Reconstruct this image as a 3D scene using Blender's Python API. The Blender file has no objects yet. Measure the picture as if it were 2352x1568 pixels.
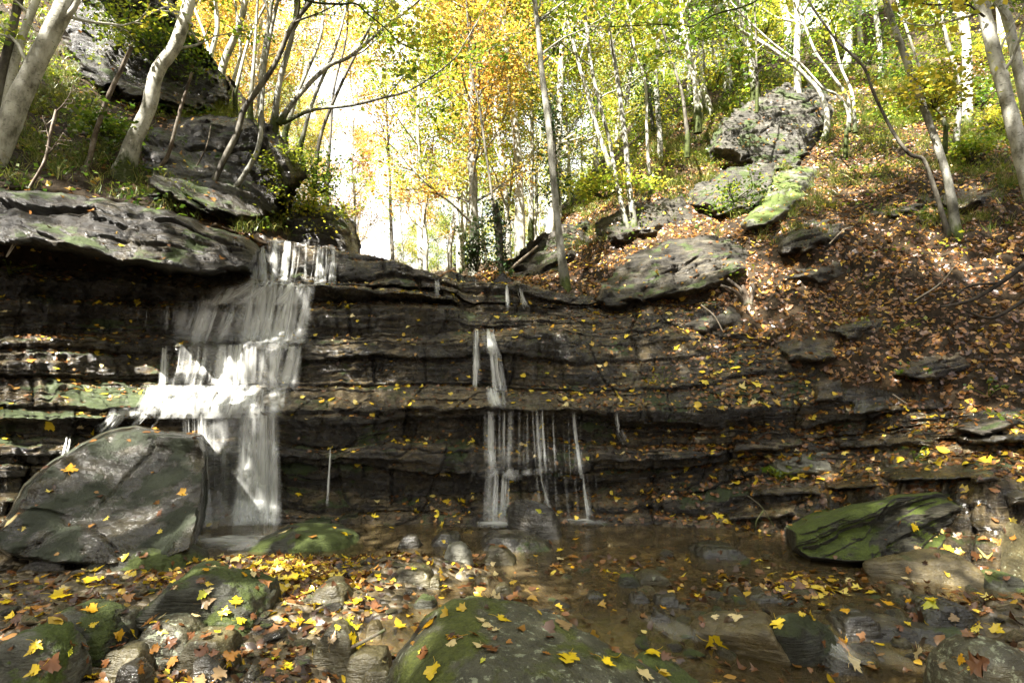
import bpy, bmesh, math, random
import numpy as np
from mathutils import Vector
from mathutils.bvhtree import BVHTree

rng = np.random.default_rng(7)
random.seed(7)
SC = bpy.context.scene
COL = SC.collection
R = math.radians

# ------------------------------------------------------------------ camera
FD, CX, CY = 1306.667, 1176.0, 784.0
PITCH, CAMZ = R(7), 1.2
cp, sp = math.cos(PITCH), math.sin(PITCH)
cam = bpy.data.objects.new('camera', bpy.data.cameras.new('camera'))
COL.objects.link(cam)
cam.data.lens = 20; cam.data.sensor_width = 36; cam.data.sensor_fit = 'HORIZONTAL'
cam.data.clip_start = 0.05; cam.data.clip_end = 1000
cam.location = (0, 0, CAMZ); cam.rotation_euler = (R(90) + PITCH, 0, 0)
SC.camera = cam

def P(X, Y, d):
    """point of the place seen towards (X, Y) at forward distance d"""
    X = np.asarray(X, float); Y = np.asarray(Y, float); d = np.asarray(d, float)
    a = (X - CX) / FD; b = (CY - Y) / FD
    cy = cp - b * sp; cz = sp + b * cp
    return np.stack(np.broadcast_arrays(a / cy * d, d, CAMZ + cz / cy * d), -1)

def proj(V):
    f = V[..., 1] * cp + (V[..., 2] - CAMZ) * sp
    u = -V[..., 1] * sp + (V[..., 2] - CAMZ) * cp
    f = np.maximum(f, 0.05)
    return CX + FD * V[..., 0] / f, CY - FD * u / f

def depth_on(Y, z):
    b = (CY - Y) / FD
    return (z - CAMZ) / ((sp + b * cp) / (cp - b * sp))

# ------------------------------------------------------------------ noise
_prm = rng.permutation(256); _prm = np.concatenate([_prm, _prm, _prm])
_g = rng.normal(size=(256, 3)); _g /= np.linalg.norm(_g, axis=1)[:, None]
def pn(p):
    p = np.asarray(p, float); i = np.floor(p).astype(int); f = p - i; i &= 255
    w = f * f * f * (f * (f * 6 - 15) + 10)
    out = 0
    for dx in (0, 1):
        wx = w[..., 0] if dx else 1 - w[..., 0]
        hx = _prm[i[..., 0] + dx]
        for dy in (0, 1):
            wy = w[..., 1] if dy else 1 - w[..., 1]
            hy = _prm[hx + i[..., 1] + dy]
            for dz in (0, 1):
                wz = w[..., 2] if dz else 1 - w[..., 2]
                g = _g[_prm[hy + i[..., 2] + dz]]
                out = out + wx * wy * wz * (g[..., 0] * (f[..., 0] - dx) + g[..., 1] * (f[..., 1] - dy) + g[..., 2] * (f[..., 2] - dz))
    return out * 1.6
def fbm(p, o=4, gain=.5):
    s, a, q = 0, 1, np.asarray(p, float)
    for k in range(o):
        s = s + a * pn(q + 17.3 * k); q = q * 2.03; a *= gain
    return s
def hsh(k, s=0):
    return np.modf(np.abs(np.sin(np.asarray(k, float) * 12.9898 + s * 78.233 + 1.3) * 43758.5453))[0]
def sstep(a, b, x):
    t = np.clip((x - a) / (b - a), 0, 1); return t * t * (3 - 2 * t)
def norm(v):
    return v / (np.linalg.norm(v, axis=-1, keepdims=True) + 1e-9)

# ------------------------------------------------------------------ objects
def tag(o, label=None, cat=None, group=None, kind=None):
    if label: o['label'] = label
    if cat: o['category'] = cat
    if group: o['group'] = group
    if kind: o['kind'] = kind
    return o
def thing(name, label, cat, loc, group=None):
    o = bpy.data.objects.new(name, None); COL.objects.link(o)
    o.location = [float(c) for c in loc]; o.empty_display_size = .1
    return tag(o, label, cat, group)
def mesh(name, V, F, mat, attrs=None, smooth=True):
    me = bpy.data.meshes.new(name)
    V = np.ascontiguousarray(V, np.float32).reshape(-1, 3); F = np.asarray(F, np.int32)
    m, k = F.shape
    me.vertices.add(len(V)); me.vertices.foreach_set('co', V.ravel())
    me.loops.add(m * k); me.loops.foreach_set('vertex_index', F.ravel())
    me.polygons.add(m); me.polygons.foreach_set('loop_start', np.arange(0, m * k, k, dtype=np.int32))
    me.update(calc_edges=True)
    if smooth: me.shade_smooth()
    for nm, (dom, arr) in (attrs or {}).items():
        arr = np.asarray(arr, np.float32)
        if arr.ndim == 2:
            me.attributes.new(nm, 'FLOAT_VECTOR', dom).data.foreach_set('vector', arr.ravel())
        else:
            me.attributes.new(nm, 'FLOAT', dom).data.foreach_set('value', arr)
    me.materials.append(mat)
    return me
def link(name, me, parent=None, loc=(0, 0, 0)):
    o = bpy.data.objects.new(name, me); COL.objects.link(o)
    o.location = [float(c) for c in loc]
    if parent is not None: o.parent = parent
    return o
def obj(name, V, F, mat, parent=None, origin=None, attrs=None, smooth=True):
    """V is in world space; the object's origin is its parent's, or `origin`"""
    V = np.asarray(V, float)
    if parent is not None:
        return link(name, mesh(name, V - np.array(parent.location), F, mat, attrs, smooth), parent)
    org = np.zeros(3) if origin is None else np.asarray(origin, float)
    return link(name, mesh(name, V - org, F, mat, attrs, smooth), None, org)
def join(parts):
    Vs, Fs, n = [], [], 0
    for V, F in parts:
        Vs.append(V); Fs.append(F + n); n += len(V)
    return np.concatenate(Vs), np.concatenate(Fs)
def gridF(nt, nx):
    i = np.arange(nt * nx).reshape(nt, nx)
    return np.stack([i[:-1, :-1], i[:-1, 1:], i[1:, 1:], i[1:, :-1]], -1).reshape(-1, 4)

# ------------------------------------------------------------------ materials
class NT:
    def __init__(s, name):
        s.m = bpy.data.materials.new(name); s.m.use_nodes = True
        s.t = s.m.node_tree; s.t.nodes.clear()
        s.out = s.n('ShaderNodeOutputMaterial')
    def n(s, t, **kw):
        n = s.t.nodes.new(t)
        for k, v in kw.items(): setattr(n, k, v)
        return n
    def l(s, a, b): s.t.links.new(a, b)
    def set(s, sock, v):
        if hasattr(v, 'is_linked') or isinstance(v, bpy.types.NodeSocket): s.l(v, sock)
        else: sock.default_value = v
    def coord(s, which='Object'): return s.n('ShaderNodeTexCoord').outputs[which]
    def attr(s, nm, out='Fac'): return s.n('ShaderNodeAttribute', attribute_name=nm).outputs[out]
    def map(s, v, sc):
        n = s.n('ShaderNodeMapping'); s.l(v, n.inputs[0]); n.inputs['Scale'].default_value = sc; return n.outputs[0]
    def noise(s, v, scale, det=6, rough=.55, dist=0):
        n = s.n('ShaderNodeTexNoise'); s.l(v, n.inputs['Vector'])
        n.inputs['Scale'].default_value = scale; n.inputs['Detail'].default_value = det
        n.inputs['Roughness'].default_value = rough; n.inputs['Distortion'].default_value = dist
        return n.outputs['Fac']
    def ramp(s, f, stops, const=False):
        n = s.n('ShaderNodeValToRGB'); s.l(f, n.inputs[0]); e = n.color_ramp.elements
        if const: n.color_ramp.interpolation = 'CONSTANT'
        while len(e) < len(stops): e.new(.5)
        for el, (p, c) in zip(e, stops):
            el.position = p; el.color = (*c, 1) if len(c) == 3 else c
        return n.outputs[0]
    def math(s, op, a, b=0., clamp=False):
        n = s.n('ShaderNodeMath', operation=op, use_clamp=clamp); s.set(n.inputs[0], a); s.set(n.inputs[1], b); return n.outputs[0]
    def mrange(s, v, a, b, c=0., d=1.):
        n = s.n('ShaderNodeMapRange', interpolation_type='SMOOTHSTEP'); s.set(n.inputs[0], v)
        for k, q in zip((1, 2, 3, 4), (a, b, c, d)): s.set(n.inputs[k], q)
        return n.outputs[0]
    def mix(s, f, a, b, mode='MIX'):
        n = s.n('ShaderNodeMix', data_type='RGBA', blend_type=mode)
        s.set(n.inputs[0], f)
        for k, v in ((6, a), (7, b)):
            if isinstance(v, tuple): n.inputs[k].default_value = (*v, 1)
            else: s.l(v, n.inputs[k])
        return n.outputs[2]
    def bump(s, h, strength=.5, dist=.02, normal=None):
        n = s.n('ShaderNodeBump'); s.l(h, n.inputs['Height']); n.inputs['Strength'].default_value = strength
        n.inputs['Distance'].default_value = dist
        if normal is not None: s.l(normal, n.inputs['Normal'])
        return n.outputs[0]
    def princ(s, col, rough=.6, normal=None, spec=.5, coat=0.):
        n = s.n('ShaderNodeBsdfPrincipled')
        if isinstance(col, tuple): n.inputs['Base Color'].default_value = (*col, 1)
        else: s.l(col, n.inputs['Base Color'])
        s.set(n.inputs['Roughness'], rough); n.inputs['Specular IOR Level'].default_value = spec
        if normal is not None: s.l(normal, n.inputs['Normal'])
        if coat:
            n.inputs['Coat Weight'].default_value = coat; n.inputs['Coat Roughness'].default_value = .12
            if normal is not None: s.l(normal, n.inputs['Coat Normal'])
        return n.outputs[0]
    def done(s, sh):
        s.l(sh, s.out.inputs[0]); return s.m

def rock_mat(name, c0, c1, c2, moss=.5, moss_col=((.012, .02, .004), (.05, .075, .01)), rough=(.25, .6), lichen=0., strata=14, moss_up=.6, attr=None, bump=.7, coat=0., lam=.75, silt=None):
    t = NT(name); co = t.coord()
    n1 = t.noise(co, 1.3, 8, .62); n2 = t.noise(co, 9, 8, .65)
    st = t.noise(t.map(co, (1.2, 1.2, strata)), 1.5, 6, .65, .4)
    f = t.math('ADD', t.math('MULTIPLY', n1, .55), t.math('MULTIPLY', st, .45))
    col = t.ramp(f, [(.33, c0), (.5, c1), (.66, c2)])
    col = t.mix(t.mrange(n2, .35, .7, .0, .55), col, tuple(x * .45 for x in c0))
    la = t.noise(t.map(co, (2.2, 2.2, strata * 3.4)), 1.6, 5, .7, .25)
    col = t.mix(t.mrange(la, .40, .60, lam, 0), col, tuple(x * .25 for x in c0))
    gr = t.noise(co, 55, 3, .7); col = t.mix(t.mrange(gr, .5, .7, 0, .5), col, tuple(x * .4 for x in c0))
    if lichen:
        lm = t.mrange(t.noise(co, 22, 5, .7), .66 - .1 * lichen, .72 - .1 * lichen)
        col = t.mix(t.math('MULTIPLY', lm, .8), col, (.27, .29, .2))
    nz = t.n('ShaderNodeSeparateXYZ'); t.l(t.n('ShaderNodeNewGeometry').outputs['Normal'], nz.inputs[0])
    if silt:
        sm_ = t.math('MULTIPLY', t.mrange(nz.outputs[2], .3, .75), t.mrange(t.noise(co, 1.7, 5, .6), .42, .6))
        col = t.mix(t.math('MULTIPLY', sm_, .75), col, t.ramp(n2, [(.3, tuple(x * .45 for x in silt)), (.65, silt)]))
    mm = t.math('ADD', t.math('MULTIPLY', nz.outputs[2], moss_up), t.math('MULTIPLY', t.math('SUBTRACT', t.noise(co, 2.4, 6, .6), .5), 4.5))
    mm = t.math('ADD', mm, moss - .85)
    if attr: mm = t.math('ADD', mm, t.attr(attr))
    mm = t.mrange(mm, .0, .35)
    fine = t.noise(co, 60, 4, .7)
    mc = t.ramp(t.math('ADD', t.math('MULTIPLY', fine, .6), t.math('MULTIPLY', n2, .4)), [(.3, moss_col[0]), (.68, moss_col[1])])
    col = t.mix(mm, col, mc)
    rg = t.mrange(n2, .3, .7, rough[0], rough[1])
    rg = t.math('MAXIMUM', rg, t.math('MULTIPLY', mm, .8))
    st = t.math('ADD', st, t.math('MULTIPLY', la, .8))
    h = t.math('ADD', t.math('MULTIPLY', st, .9), t.math('ADD', t.math('MULTIPLY', n2, .5), t.math('MULTIPLY', fine, t.math('ADD', .12, t.math('MULTIPLY', mm, .5)))))
    return t.done(t.princ(col, rg, t.bump(h, bump, .055), .5, coat))

M = {}
M['cliff'] = rock_mat('wet layered rock', (.006, .0045, .0025), (.042, .031, .015), (.17, .126, .06), moss=.14, rough=(.12, .45), attr='moss', strata=16, bump=1., coat=.7, lam=.6, silt=(.2, .15, .075))
M['sun_rock'] = rock_mat('sunlight tinted rock', (.018, .016, .011), (.07, .063, .045), (.22, .2, .16), moss=.5, rough=(.4, .75), strata=10, bump=1., lam=.6)  # lighter copy of the layered rock, sunlight put into its colour
M['shade_rock'] = rock_mat('shade darkened layered rock', (.006, .0045, .0025), (.03, .023, .013), (.1, .08, .045), moss=.3, rough=(.25, .6), strata=13, bump=1.)  # darker copy for the left bank, its shade put into the colour
M['dry_rock'] = rock_mat('dry layered rock', (.014, .0115, .007), (.062, .051, .032), (.2, .172, .115), moss=.32, rough=(.4, .75), strata=12, bump=1.)
M['dark_rock'] = rock_mat('dark wet rock', coat=.5, lam=.2, strata=4, c0=(.010, .0085, .006), c1=(.036, .031, .02), c2=(.1, .086, .055), moss=.12, rough=(.18, .5))
M['grey_rock'] = rock_mat('grey stone', (.022, .018, .008), (.08, .068, .032), (.19, .165, .085), moss=.22, rough=(.3, .6), strata=4, lichen=.5, lam=.15)
M['tan_rock'] = rock_mat('tan stone', (.04, .03, .014), (.14, .11, .05), (.29, .23, .115), moss=.15, rough=(.2, .5), strata=5, lam=.15)
M['pale_rock'] = rock_mat('pale stone', (.08, .078, .06), (.17, .165, .125), (.3, .29, .22), moss=.0, rough=(.45, .7), strata=3, lam=.15)
M['lichen_rock'] = rock_mat('lichened stone', (.035, .031, .018), (.09, .082, .05), (.17, .16, .1), moss=.15, rough=(.3, .6), lichen=1.2, strata=3, lam=.15)
M['slab_rock'] = rock_mat('slab with moss patches', (.014, .012, .007), (.044, .037, .022), (.095, .082, .05), moss=.95, coat=.25, lam=.4, moss_up=.02, moss_col=((.006, .009, .003), (.022, .03, .008)), rough=(.16, .4), strata=3)
M['moss_rock'] = rock_mat('mossy stone', (.014, .015, .009), (.04, .04, .024), (.09, .088, .055), moss=.66, moss_col=((.015, .024, .004), (.075, .1, .012)), rough=(.35, .7), strata=9, lam=.2)
M['green_rock'] = rock_mat('bright mossy stone', (.04, .04, .03), (.12, .12, .09), (.25, .24, .19), moss=.72, moss_col=((.016, .026, .003), (.085, .12, .012)), rough=(.5, .8), strata=5, lam=.2)
M['fore_rock'] = rock_mat('lichen and moss boulder', (.024, .023, .013), (.075, .073, .042), (.22, .21, .14), moss=.74, moss_up=.4, moss_col=((.02, .028, .004), (.14, .165, .02)), rough=(.4, .75), lichen=.9, strata=2, bump=1., lam=.15)

def soil_mat():
    t = NT('leaf mould soil'); co = t.coord()
    n1 = t.noise(co, 1.1, 6); n2 = t.noise(co, 14, 8, .7)
    col = t.ramp(t.math('ADD', t.math('MULTIPLY', n1, .5), t.math('MULTIPLY', n2, .5)), [(.35, (.009, .0065, .004)), (.52, (.03, .02, .01)), (.68, (.075, .046, .02))])
    return t.done(t.princ(col, .85, t.bump(n2, .8, .05), .2))
M['soil'] = soil_mat()
def bed_mat():
    t = NT('stream gravel'); co = t.coord()
    v = t.n('ShaderNodeTexVoronoi'); t.l(t.map(co, (1, 1, 1)), v.inputs['Vector']); v.inputs['Scale'].default_value = 16
    n2 = t.noise(co, 24, 6, .7)
    c = t.n('ShaderNodeSeparateXYZ'); t.l(v.outputs['Color'], c.inputs[0])
    col = t.ramp(c.outputs[0], [(.0, (.03, .024, .014)), (.4, (.085, .066, .036)), (.75, (.15, .115, .06)), (1, (.2, .165, .1))])
    col = t.mix(t.mrange(n2, .35, .7, 0, .6), col, (.02, .014, .008))
    h = t.math('ADD', t.math('MULTIPLY', v.outputs['Distance'], -1.6), t.math('MULTIPLY', n2, .4))
    return t.done(t.princ(col, .4, t.bump(h, .8, .04)))
M['bed'] = bed_mat()
def bark_mat(name, cols, moss=.5, spots=.5):
    t = NT(name); co = t.coord()
    n1 = t.noise(t.map(co, (1, 1, .45)), 7, 6, .65); n2 = t.noise(t.map(co, (1, 1, 2.2)), 16, 5, .7)
    col = t.ramp(n1, [(.34, cols[0]), (.47, cols[1]), (.62, cols[2])])
    col = t.mix(t.mrange(n2, .56, .68, 0, spots), col, tuple(c * .35 for c in cols[0]))
    z = t.n('ShaderNodeSeparateXYZ'); t.l(co, z.inputs[0])
    mm = t.math('ADD', t.math('MULTIPLY', z.outputs[2], -1.1), t.math('ADD', moss, t.math('MULTIPLY', t.math('SUBTRACT', n1, .5), 2.2)))
    col = t.mix(t.mrange(mm, 0, .5), col, t.ramp(n2, [(.3, (.012, .018, .003)), (.7, (.055, .07, .01))]))
    return t.done(t.princ(col, .75, t.bump(t.math('ADD', n1, t.math('MULTIPLY', n2, .6)), .5, .02), .25))
M['bark_pale'] = bark_mat('pale beech bark', ((.12, .115, .085), (.31, .3, .25), (.5, .49, .43)), .5, .85)
M['bark_grey'] = bark_mat('grey mottled bark', ((.06, .058, .045), (.17, .165, .135), (.34, .33, .29)), .5, .7)
M['bark_dark'] = bark_mat('dark bark', ((.02, .017, .013), (.055, .048, .036), (.13, .12, .095)), .25, .4)
M['dead_wood'] = bark_mat('dead wood', ((.03, .022, .015), (.085, .062, .042), (.24, .21, .17)), .1, .6)
M['log_wood'] = bark_mat('bleached fallen wood', ((.12, .09, .06), (.26, .21, .15), (.45, .4, .32)), -.5, .5)

M['root'] = bark_mat('dark root', ((.014, .01, .007), (.035, .027, .019), (.08, .066, .048)), -9, .4)
def leaf_mat(name, stops, trans=.5, shift=.25, rough=.6, gloss=.05):
    t = NT(name)
    oi = t.n('ShaderNodeObjectInfo').outputs['Random']
    f = t.math('ADD', t.attr('rnd'), t.math('MULTIPLY', t.math('SUBTRACT', oi, .5), shift), True)
    col = t.ramp(f, stops)
    d = t.n('ShaderNodeBsdfDiffuse'); t.l(col, d.inputs[0])
    tr = t.n('ShaderNodeBsdfTranslucent'); t.l(t.mix(.35, col, (.9, .8, .2), 'MULTIPLY'), tr.inputs[0])
    t.l(col, tr.inputs[0])
    mx = t.n('ShaderNodeMixShader'); mx.inputs[0].default_value = trans; t.l(d.outputs[0], mx.inputs[1]); t.l(tr.outputs[0], mx.inputs[2])
    g = t.n('ShaderNodeBsdfGlossy'); g.inputs['Roughness'].default_value = .4
    m2 = t.n('ShaderNodeMixShader'); m2.inputs[0].default_value = gloss; t.l(mx.outputs[0], m2.inputs[1]); t.l(g.outputs[0], m2.inputs[2])
    return t.done(m2.outputs[0])
YG = [(.0, (0.0427, 0.0976, 0.00976)), (.3, (0.1464, 0.2379, 0.01708)), (.6, (0.3172, 0.3599, 0.0305)), (1, (0.5612, 0.4392, 0.0427))]
OR = [(.0, (0.2, 0.225, 0.025)), (.3, (0.45, 0.35, 0.05)), (.65, (0.575, 0.35, 0.06875)), (1, (0.55, 0.25, 0.05))]
GR = [(.0, (.03, .07, .008)), (.5, (.1, .16, .012)), (1, (.33, .33, .02))]
M['leaf_yg'] = leaf_mat('yellow green foliage', YG)
M['leaf_or'] = leaf_mat('orange foliage', OR)
M['leaf_gr'] = leaf_mat('green foliage', GR)
M['ivy'] = leaf_mat('ivy leaves', [(.0, (.012, .035, .006)), (.6, (.04, .085, .012)), (1, (.12, .17, .02))], .2, .1, gloss=.08)
M['grass'] = leaf_mat('grass blades', [(.0, (.05, .09, .01)), (.6, (.15, .19, .025)), (1, (.34, .3, .09))], .35)
LIT = [(.0, (.018, .009, .004)), (.25, (.075, .03, .01)), (.5, (.2, .085, .02)), (.68, (.36, .19, .03)), (.82, (.58, .4, .02)), (.93, (.72, .56, .04)), (1, (.62, .52, .27))]
M['litter'] = leaf_mat('fallen leaves', LIT, .2, 0, gloss=.06)
FALL = {}
for k, c in {'yellow': (.7, .5, .015), 'golden': (.62, .33, .012), 'cream': (.68, .55, .27), 'brown': (.16, .065, .022), 'orange': (.36, .16, .03), 'lime': (.5, .5, .03), 'tan': (.3, .2, .09)}.items():
    t = NT(k + ' leaf'); co = t.coord()
    cc = t.mix(t.mrange(t.noise(co, 28, 4, .6), .52, .72, 0, .75), c, tuple(x * y for x, y in zip(c, (.55, .42, .4))))
    d = t.n('ShaderNodeBsdfDiffuse'); t.l(cc, d.inputs[0]); tr = t.n('ShaderNodeBsdfTranslucent'); t.l(cc, tr.inputs[0])
    mx = t.n('ShaderNodeMixShader'); mx.inputs[0].default_value = .2; t.l(d.outputs[0], mx.inputs[1]); t.l(tr.outputs[0], mx.inputs[2])
    g = t.n('ShaderNodeBsdfGlossy'); g.inputs['Roughness'].default_value = .35
    m2 = t.n('ShaderNodeMixShader'); m2.inputs[0].default_value = .05; t.l(mx.outputs[0], m2.inputs[1]); t.l(g.outputs[0], m2.inputs[2])
    FALL[k] = t.done(m2.outputs[0])

def water_mat():
    t = NT('stream water'); co = t.coord()
    n = t.noise(t.map(co, (1, 2.4, 1)), 5, 3, .5, .3); n2 = t.noise(t.map(co, (1, 1.6, 1)), 16, 2, .5)
    nr = t.bump(t.math('ADD', n, t.math('MULTIPLY', n2, .25)), .22, .05)
    g = t.n('ShaderNodeBsdfGlossy'); g.inputs['Roughness'].default_value = .04; t.l(nr, g.inputs['Normal'])
    tr = t.n('ShaderNodeBsdfTransparent'); tr.inputs[0].default_value = (.8, .72, .54, 1)
    df = t.n('ShaderNodeBsdfDiffuse'); df.inputs[0].default_value = (.3, .225, .115, 1)
    m0 = t.n('ShaderNodeMixShader'); m0.inputs[0].default_value = .15; t.l(tr.outputs[0], m0.inputs[1]); t.l(df.outputs[0], m0.inputs[2])
    fr = t.n('ShaderNodeFresnel'); fr.inputs[0].default_value = 1.33; t.l(nr, fr.inputs['Normal'])
    mx = t.n('ShaderNodeMixShader'); t.l(fr.outputs[0], mx.inputs[0]); t.l(m0.outputs[0], mx.inputs[1]); t.l(g.outputs[0], mx.inputs[2])
    return t.done(mx.outputs[0])
M['water'] = water_mat()
def veil_mat():
    t = NT('falling water'); uv = t.attr('uvw', 'Vector')
    s1 = t.noise(t.map(uv, (14, .55, 1)), 1, 3, .55, .5); s2 = t.noise(t.map(uv, (3.6, 2.0, 1)), 1, 3, .6, .4)
    f = t.math('ADD', t.math('MULTIPLY', s1, .52), t.math('MULTIPLY', s2, .48))
    a = t.math('ADD', t.mrange(f, .34, .62, 0, .85), .22)
    a = t.math('MULTIPLY', a, t.attr('dens'), True)
    d = t.n('ShaderNodeBsdfDiffuse'); d.inputs[0].default_value = (.84, .85, .82, 1)
    tl = t.n('ShaderNodeBsdfTranslucent'); tl.inputs[0].default_value = (.84, .85, .83, 1)
    m0 = t.n('ShaderNodeMixShader'); m0.inputs[0].default_value = .4; t.l(d.outputs[0], m0.inputs[1]); t.l(tl.outputs[0], m0.inputs[2])
    g = t.n('ShaderNodeBsdfGlossy'); g.inputs['Roughness'].default_value = .3
    m1 = t.n('ShaderNodeMixShader'); m1.inputs[0].default_value = .08; t.l(m0.outputs[0], m1.inputs[1]); t.l(g.outputs[0], m1.inputs[2])
    tr = t.n('ShaderNodeBsdfTransparent')
    m2 = t.n('ShaderNodeMixShader'); t.l(a, m2.inputs[0]); t.l(tr.outputs[0], m2.inputs[1]); t.l(m1.outputs[0], m2.inputs[2])
    return t.done(m2.outputs[0])
M['veil'] = veil_mat()

# ------------------------------------------------------------------ the cliff and the right-hand hillside: one lofted sheet
FX = [-300, 0, 200, 350, 480, 570, 660, 780, 900, 1050, 1200, 1350, 1500, 1700, 1900, 2100, 2352, 2700]
FDEP = [4.7, 5.2, 5.8, 6.2, 6.35, 6.4, 6.45, 6.45, 6.4, 6.4, 6.4, 6.4, 6.35, 6.1, 5.6, 5.0, 4.5, 4.1]
LINES = [
 ('z', -.45, -.05), ('z', -.03, 0),
 [(-300,1180,.15),(480,1150,.15),(660,1168,.12),(780,1190,.1),(900,1172,.1),(1050,1174,.1),(1200,1168,.12),(1350,1162,.15),(1500,1150,.2),(1700,1140,.3),(1900,1130,.35),(2100,1110,.35),(2352,1100,.3)],
 [(-300,1100,.3),(480,1090,.25),(780,1140,.3),(900,1150,.35),(1050,1140,.35),(1200,1130,.35),(1350,1125,.4),(1500,1110,.45),(1700,1090,.6),(1900,1080,.7),(2352,1040,.75)],
 [(-300,1060,.3),(480,1060,.3),(780,1060,.25),(900,1075,.3),(1050,1085,.3),(1200,1080,.3),(1350,1070,.33),(1500,1050,.38),(1700,1040,.75),(1900,1030,.9),(2352,990,1.0)],
 [(-300,975,.5),(480,970,.5),(640,985,.4),(780,1020,.4),(870,985,.55),(900,972,.65),(1050,968,.65),(1200,965,.65),(1350,968,.6),(1500,985,.62),(1700,985,.85),(1900,985,1.1),(2100,960,1.25),(2352,930,1.4)],
 [(-300,960,.3),(200,962,.3),(350,948,.3),(480,946,.28),(660,952,.2),(780,960,.2),(870,950,.25),(900,948,.3),(1050,944,.3),(1200,942,.3),(1350,942,.35),(1500,945,.42),(1700,940,.6),(1900,930,1.1),(2100,910,1.35),(2352,880,1.6)],
 [(-300,880,.8),(200,890,.8),(350,888,.8),(480,885,.8),(660,882,.8),(900,880,.85),(1050,880,.9),(1200,888,.9),(1350,885,.9),(1500,870,1.0),(1700,850,1.1),(1900,840,1.45),(2100,810,1.7),(2352,780,2.0)],
 [(-300,790,.95),(200,780,.95),(350,800,1.0),(480,800,1.0),(660,795,1.0),(780,790,1.05),(900,785,1.1),(1050,790,1.1),(1200,770,1.1),(1350,780,1.15),(1500,770,1.3),(1700,770,1.55),(1900,750,1.9),(2100,720,2.2),(2352,680,2.5)],
 [(-300,760,1.3),(350,770,1.3),(660,775,1.3),(900,768,1.35),(1050,765,1.35),(1200,752,1.3),(1350,755,1.35),(1500,745,1.5),(1700,740,1.8),(1900,700,2.25),(2100,670,2.6),(2352,630,2.9)],
 [(-300,700,1.3),(200,700,1.25),(350,715,1.3),(480,715,1.3),(660,720,1.35),(780,715,1.3),(900,708,1.3),(1050,712,1.3),(1060,735,1.5),(1200,735,1.55),(1350,732,1.55),(1500,722,1.65),(1700,700,2.0),(1900,660,2.5),(2100,620,2.9),(2352,580,3.2)],
 [(-300,670,1.6),(480,690,1.6),(660,690,1.65),(900,695,1.7),(1045,697,1.7),(1060,712,1.75),(1350,715,1.8),(1500,706,1.85),(1700,690,2.15),(1900,630,2.6),(2100,590,3.1),(2352,550,3.4)],
 [(-300,640,1.4),(200,650,1.4),(350,660,1.4),(480,668,1.35),(570,655,1.3),(660,655,1.25),(780,662,1.25),(900,672,1.25),(1045,686,1.25),(1065,702,1.75),(1200,702,1.75),(1350,706,1.8),(1500,700,1.88),(1700,670,2.2),(1900,600,2.7),(2100,560,3.3),(2352,520,3.7)],
 [(-300,600,1.9),(200,620,1.9),(480,640,1.85),(660,642,1.75),(780,648,1.7),(900,655,1.7),(1050,672,1.75),(1065,695,1.8),(1200,695,1.85),(1350,702,1.85),(1500,697,1.95),(1700,640,2.4),(1900,570,2.9),(2100,530,3.5),(2352,490,4.0)],
 [(-300,560,2.0),(200,590,2.0),(480,565,2.0),(565,533,1.9),(620,545,1.9),(780,570,1.85),(900,598,1.85),(1000,638,1.85),(1050,650,1.9),(1200,656,1.9),(1350,690,1.95),(1500,690,2.05),(1700,600,2.6),(1900,540,3.1),(2100,500,3.7),(2352,460,4.3)],
 [(-300,620,3.5),(480,630,3.5),(565,630,3.5),(780,645,3.5),(1000,660,3.5),(1200,640,3.3),(1350,600,3.6),(1500,470,4.5),(1700,400,6),(1900,340,6.6),(2100,300,7),(2352,250,8)],
 [(-300,640,8),(565,650,8),(1000,646,8),(1200,610,7),(1350,480,8),(1500,330,8.5),(1700,230,10),(1900,170,11),(2100,120,12),(2352,60,13)],
 [(-300,640,20),(1000,634,22),(1200,600,20),(1350,400,20),(1500,230,20),(1700,120,20),(1900,60,20),(2352,-100,22)],
]
def smooth1(a, s):
    k = np.exp(-.5 * (np.arange(-3 * s, 3 * s + 1) / s) ** 2); k /= k.sum()
    return np.convolve(np.pad(a, 3 * s, mode='edge'), k, 'valid')
def loft(lines, Xs, steps, base=True, rough=1.):
    fd = smooth1(np.interp(Xs, FX, FDEP), 12) if base else 0
    pts = []
    for i, L in enumerate(lines):
        if L[0] == 'z':
            d = fd + L[2]; z = np.full(len(Xs), L[1])
            # place at same image column
            pt = np.stack([(Xs - CX) / FD * d * (cp + (z - CAMZ) / d * sp), d, z], -1)
        else:
            a = np.array(L, float)
            Yl = smooth1(np.interp(Xs, a[:, 0], a[:, 1]), 3); d = fd + smooth1(np.interp(Xs, a[:, 0], a[:, 2]), 3)
            q = np.stack([d * 0 + Xs * .012, d * 0 + i * 7.7, d * 0 + 3.1], -1)
            near = rough * np.clip(9.5 - d, 0, 1)
            Yl = Yl + near * (pn(q * [1.2, 1, 1]) * 5 + pn(q * [4, 1, 1] + 9) * 3)
            d = d + near * (pn(q * [.8, 1, 1] + 33) * .10 + pn(q * [3.5, 1, 1] + 51) * .05)
            pt = P(Xs, Yl, d)
        pts.append(pt)
    pts = np.array(pts)
    rows, tl = [], []
    for i in range(len(lines) - 1):
        ln = np.median(np.linalg.norm(pts[i + 1] - pts[i], axis=1))
        n = max(3, int(ln / steps[min(i, len(steps) - 1)]))
        for s in np.linspace(0, 1, n, endpoint=(i == len(lines) - 2)):
            rows.append(pts[i] * (1 - s) + pts[i + 1] * s); tl.append(i + s)
    return np.array(rows), np.array(tl), pts

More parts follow.
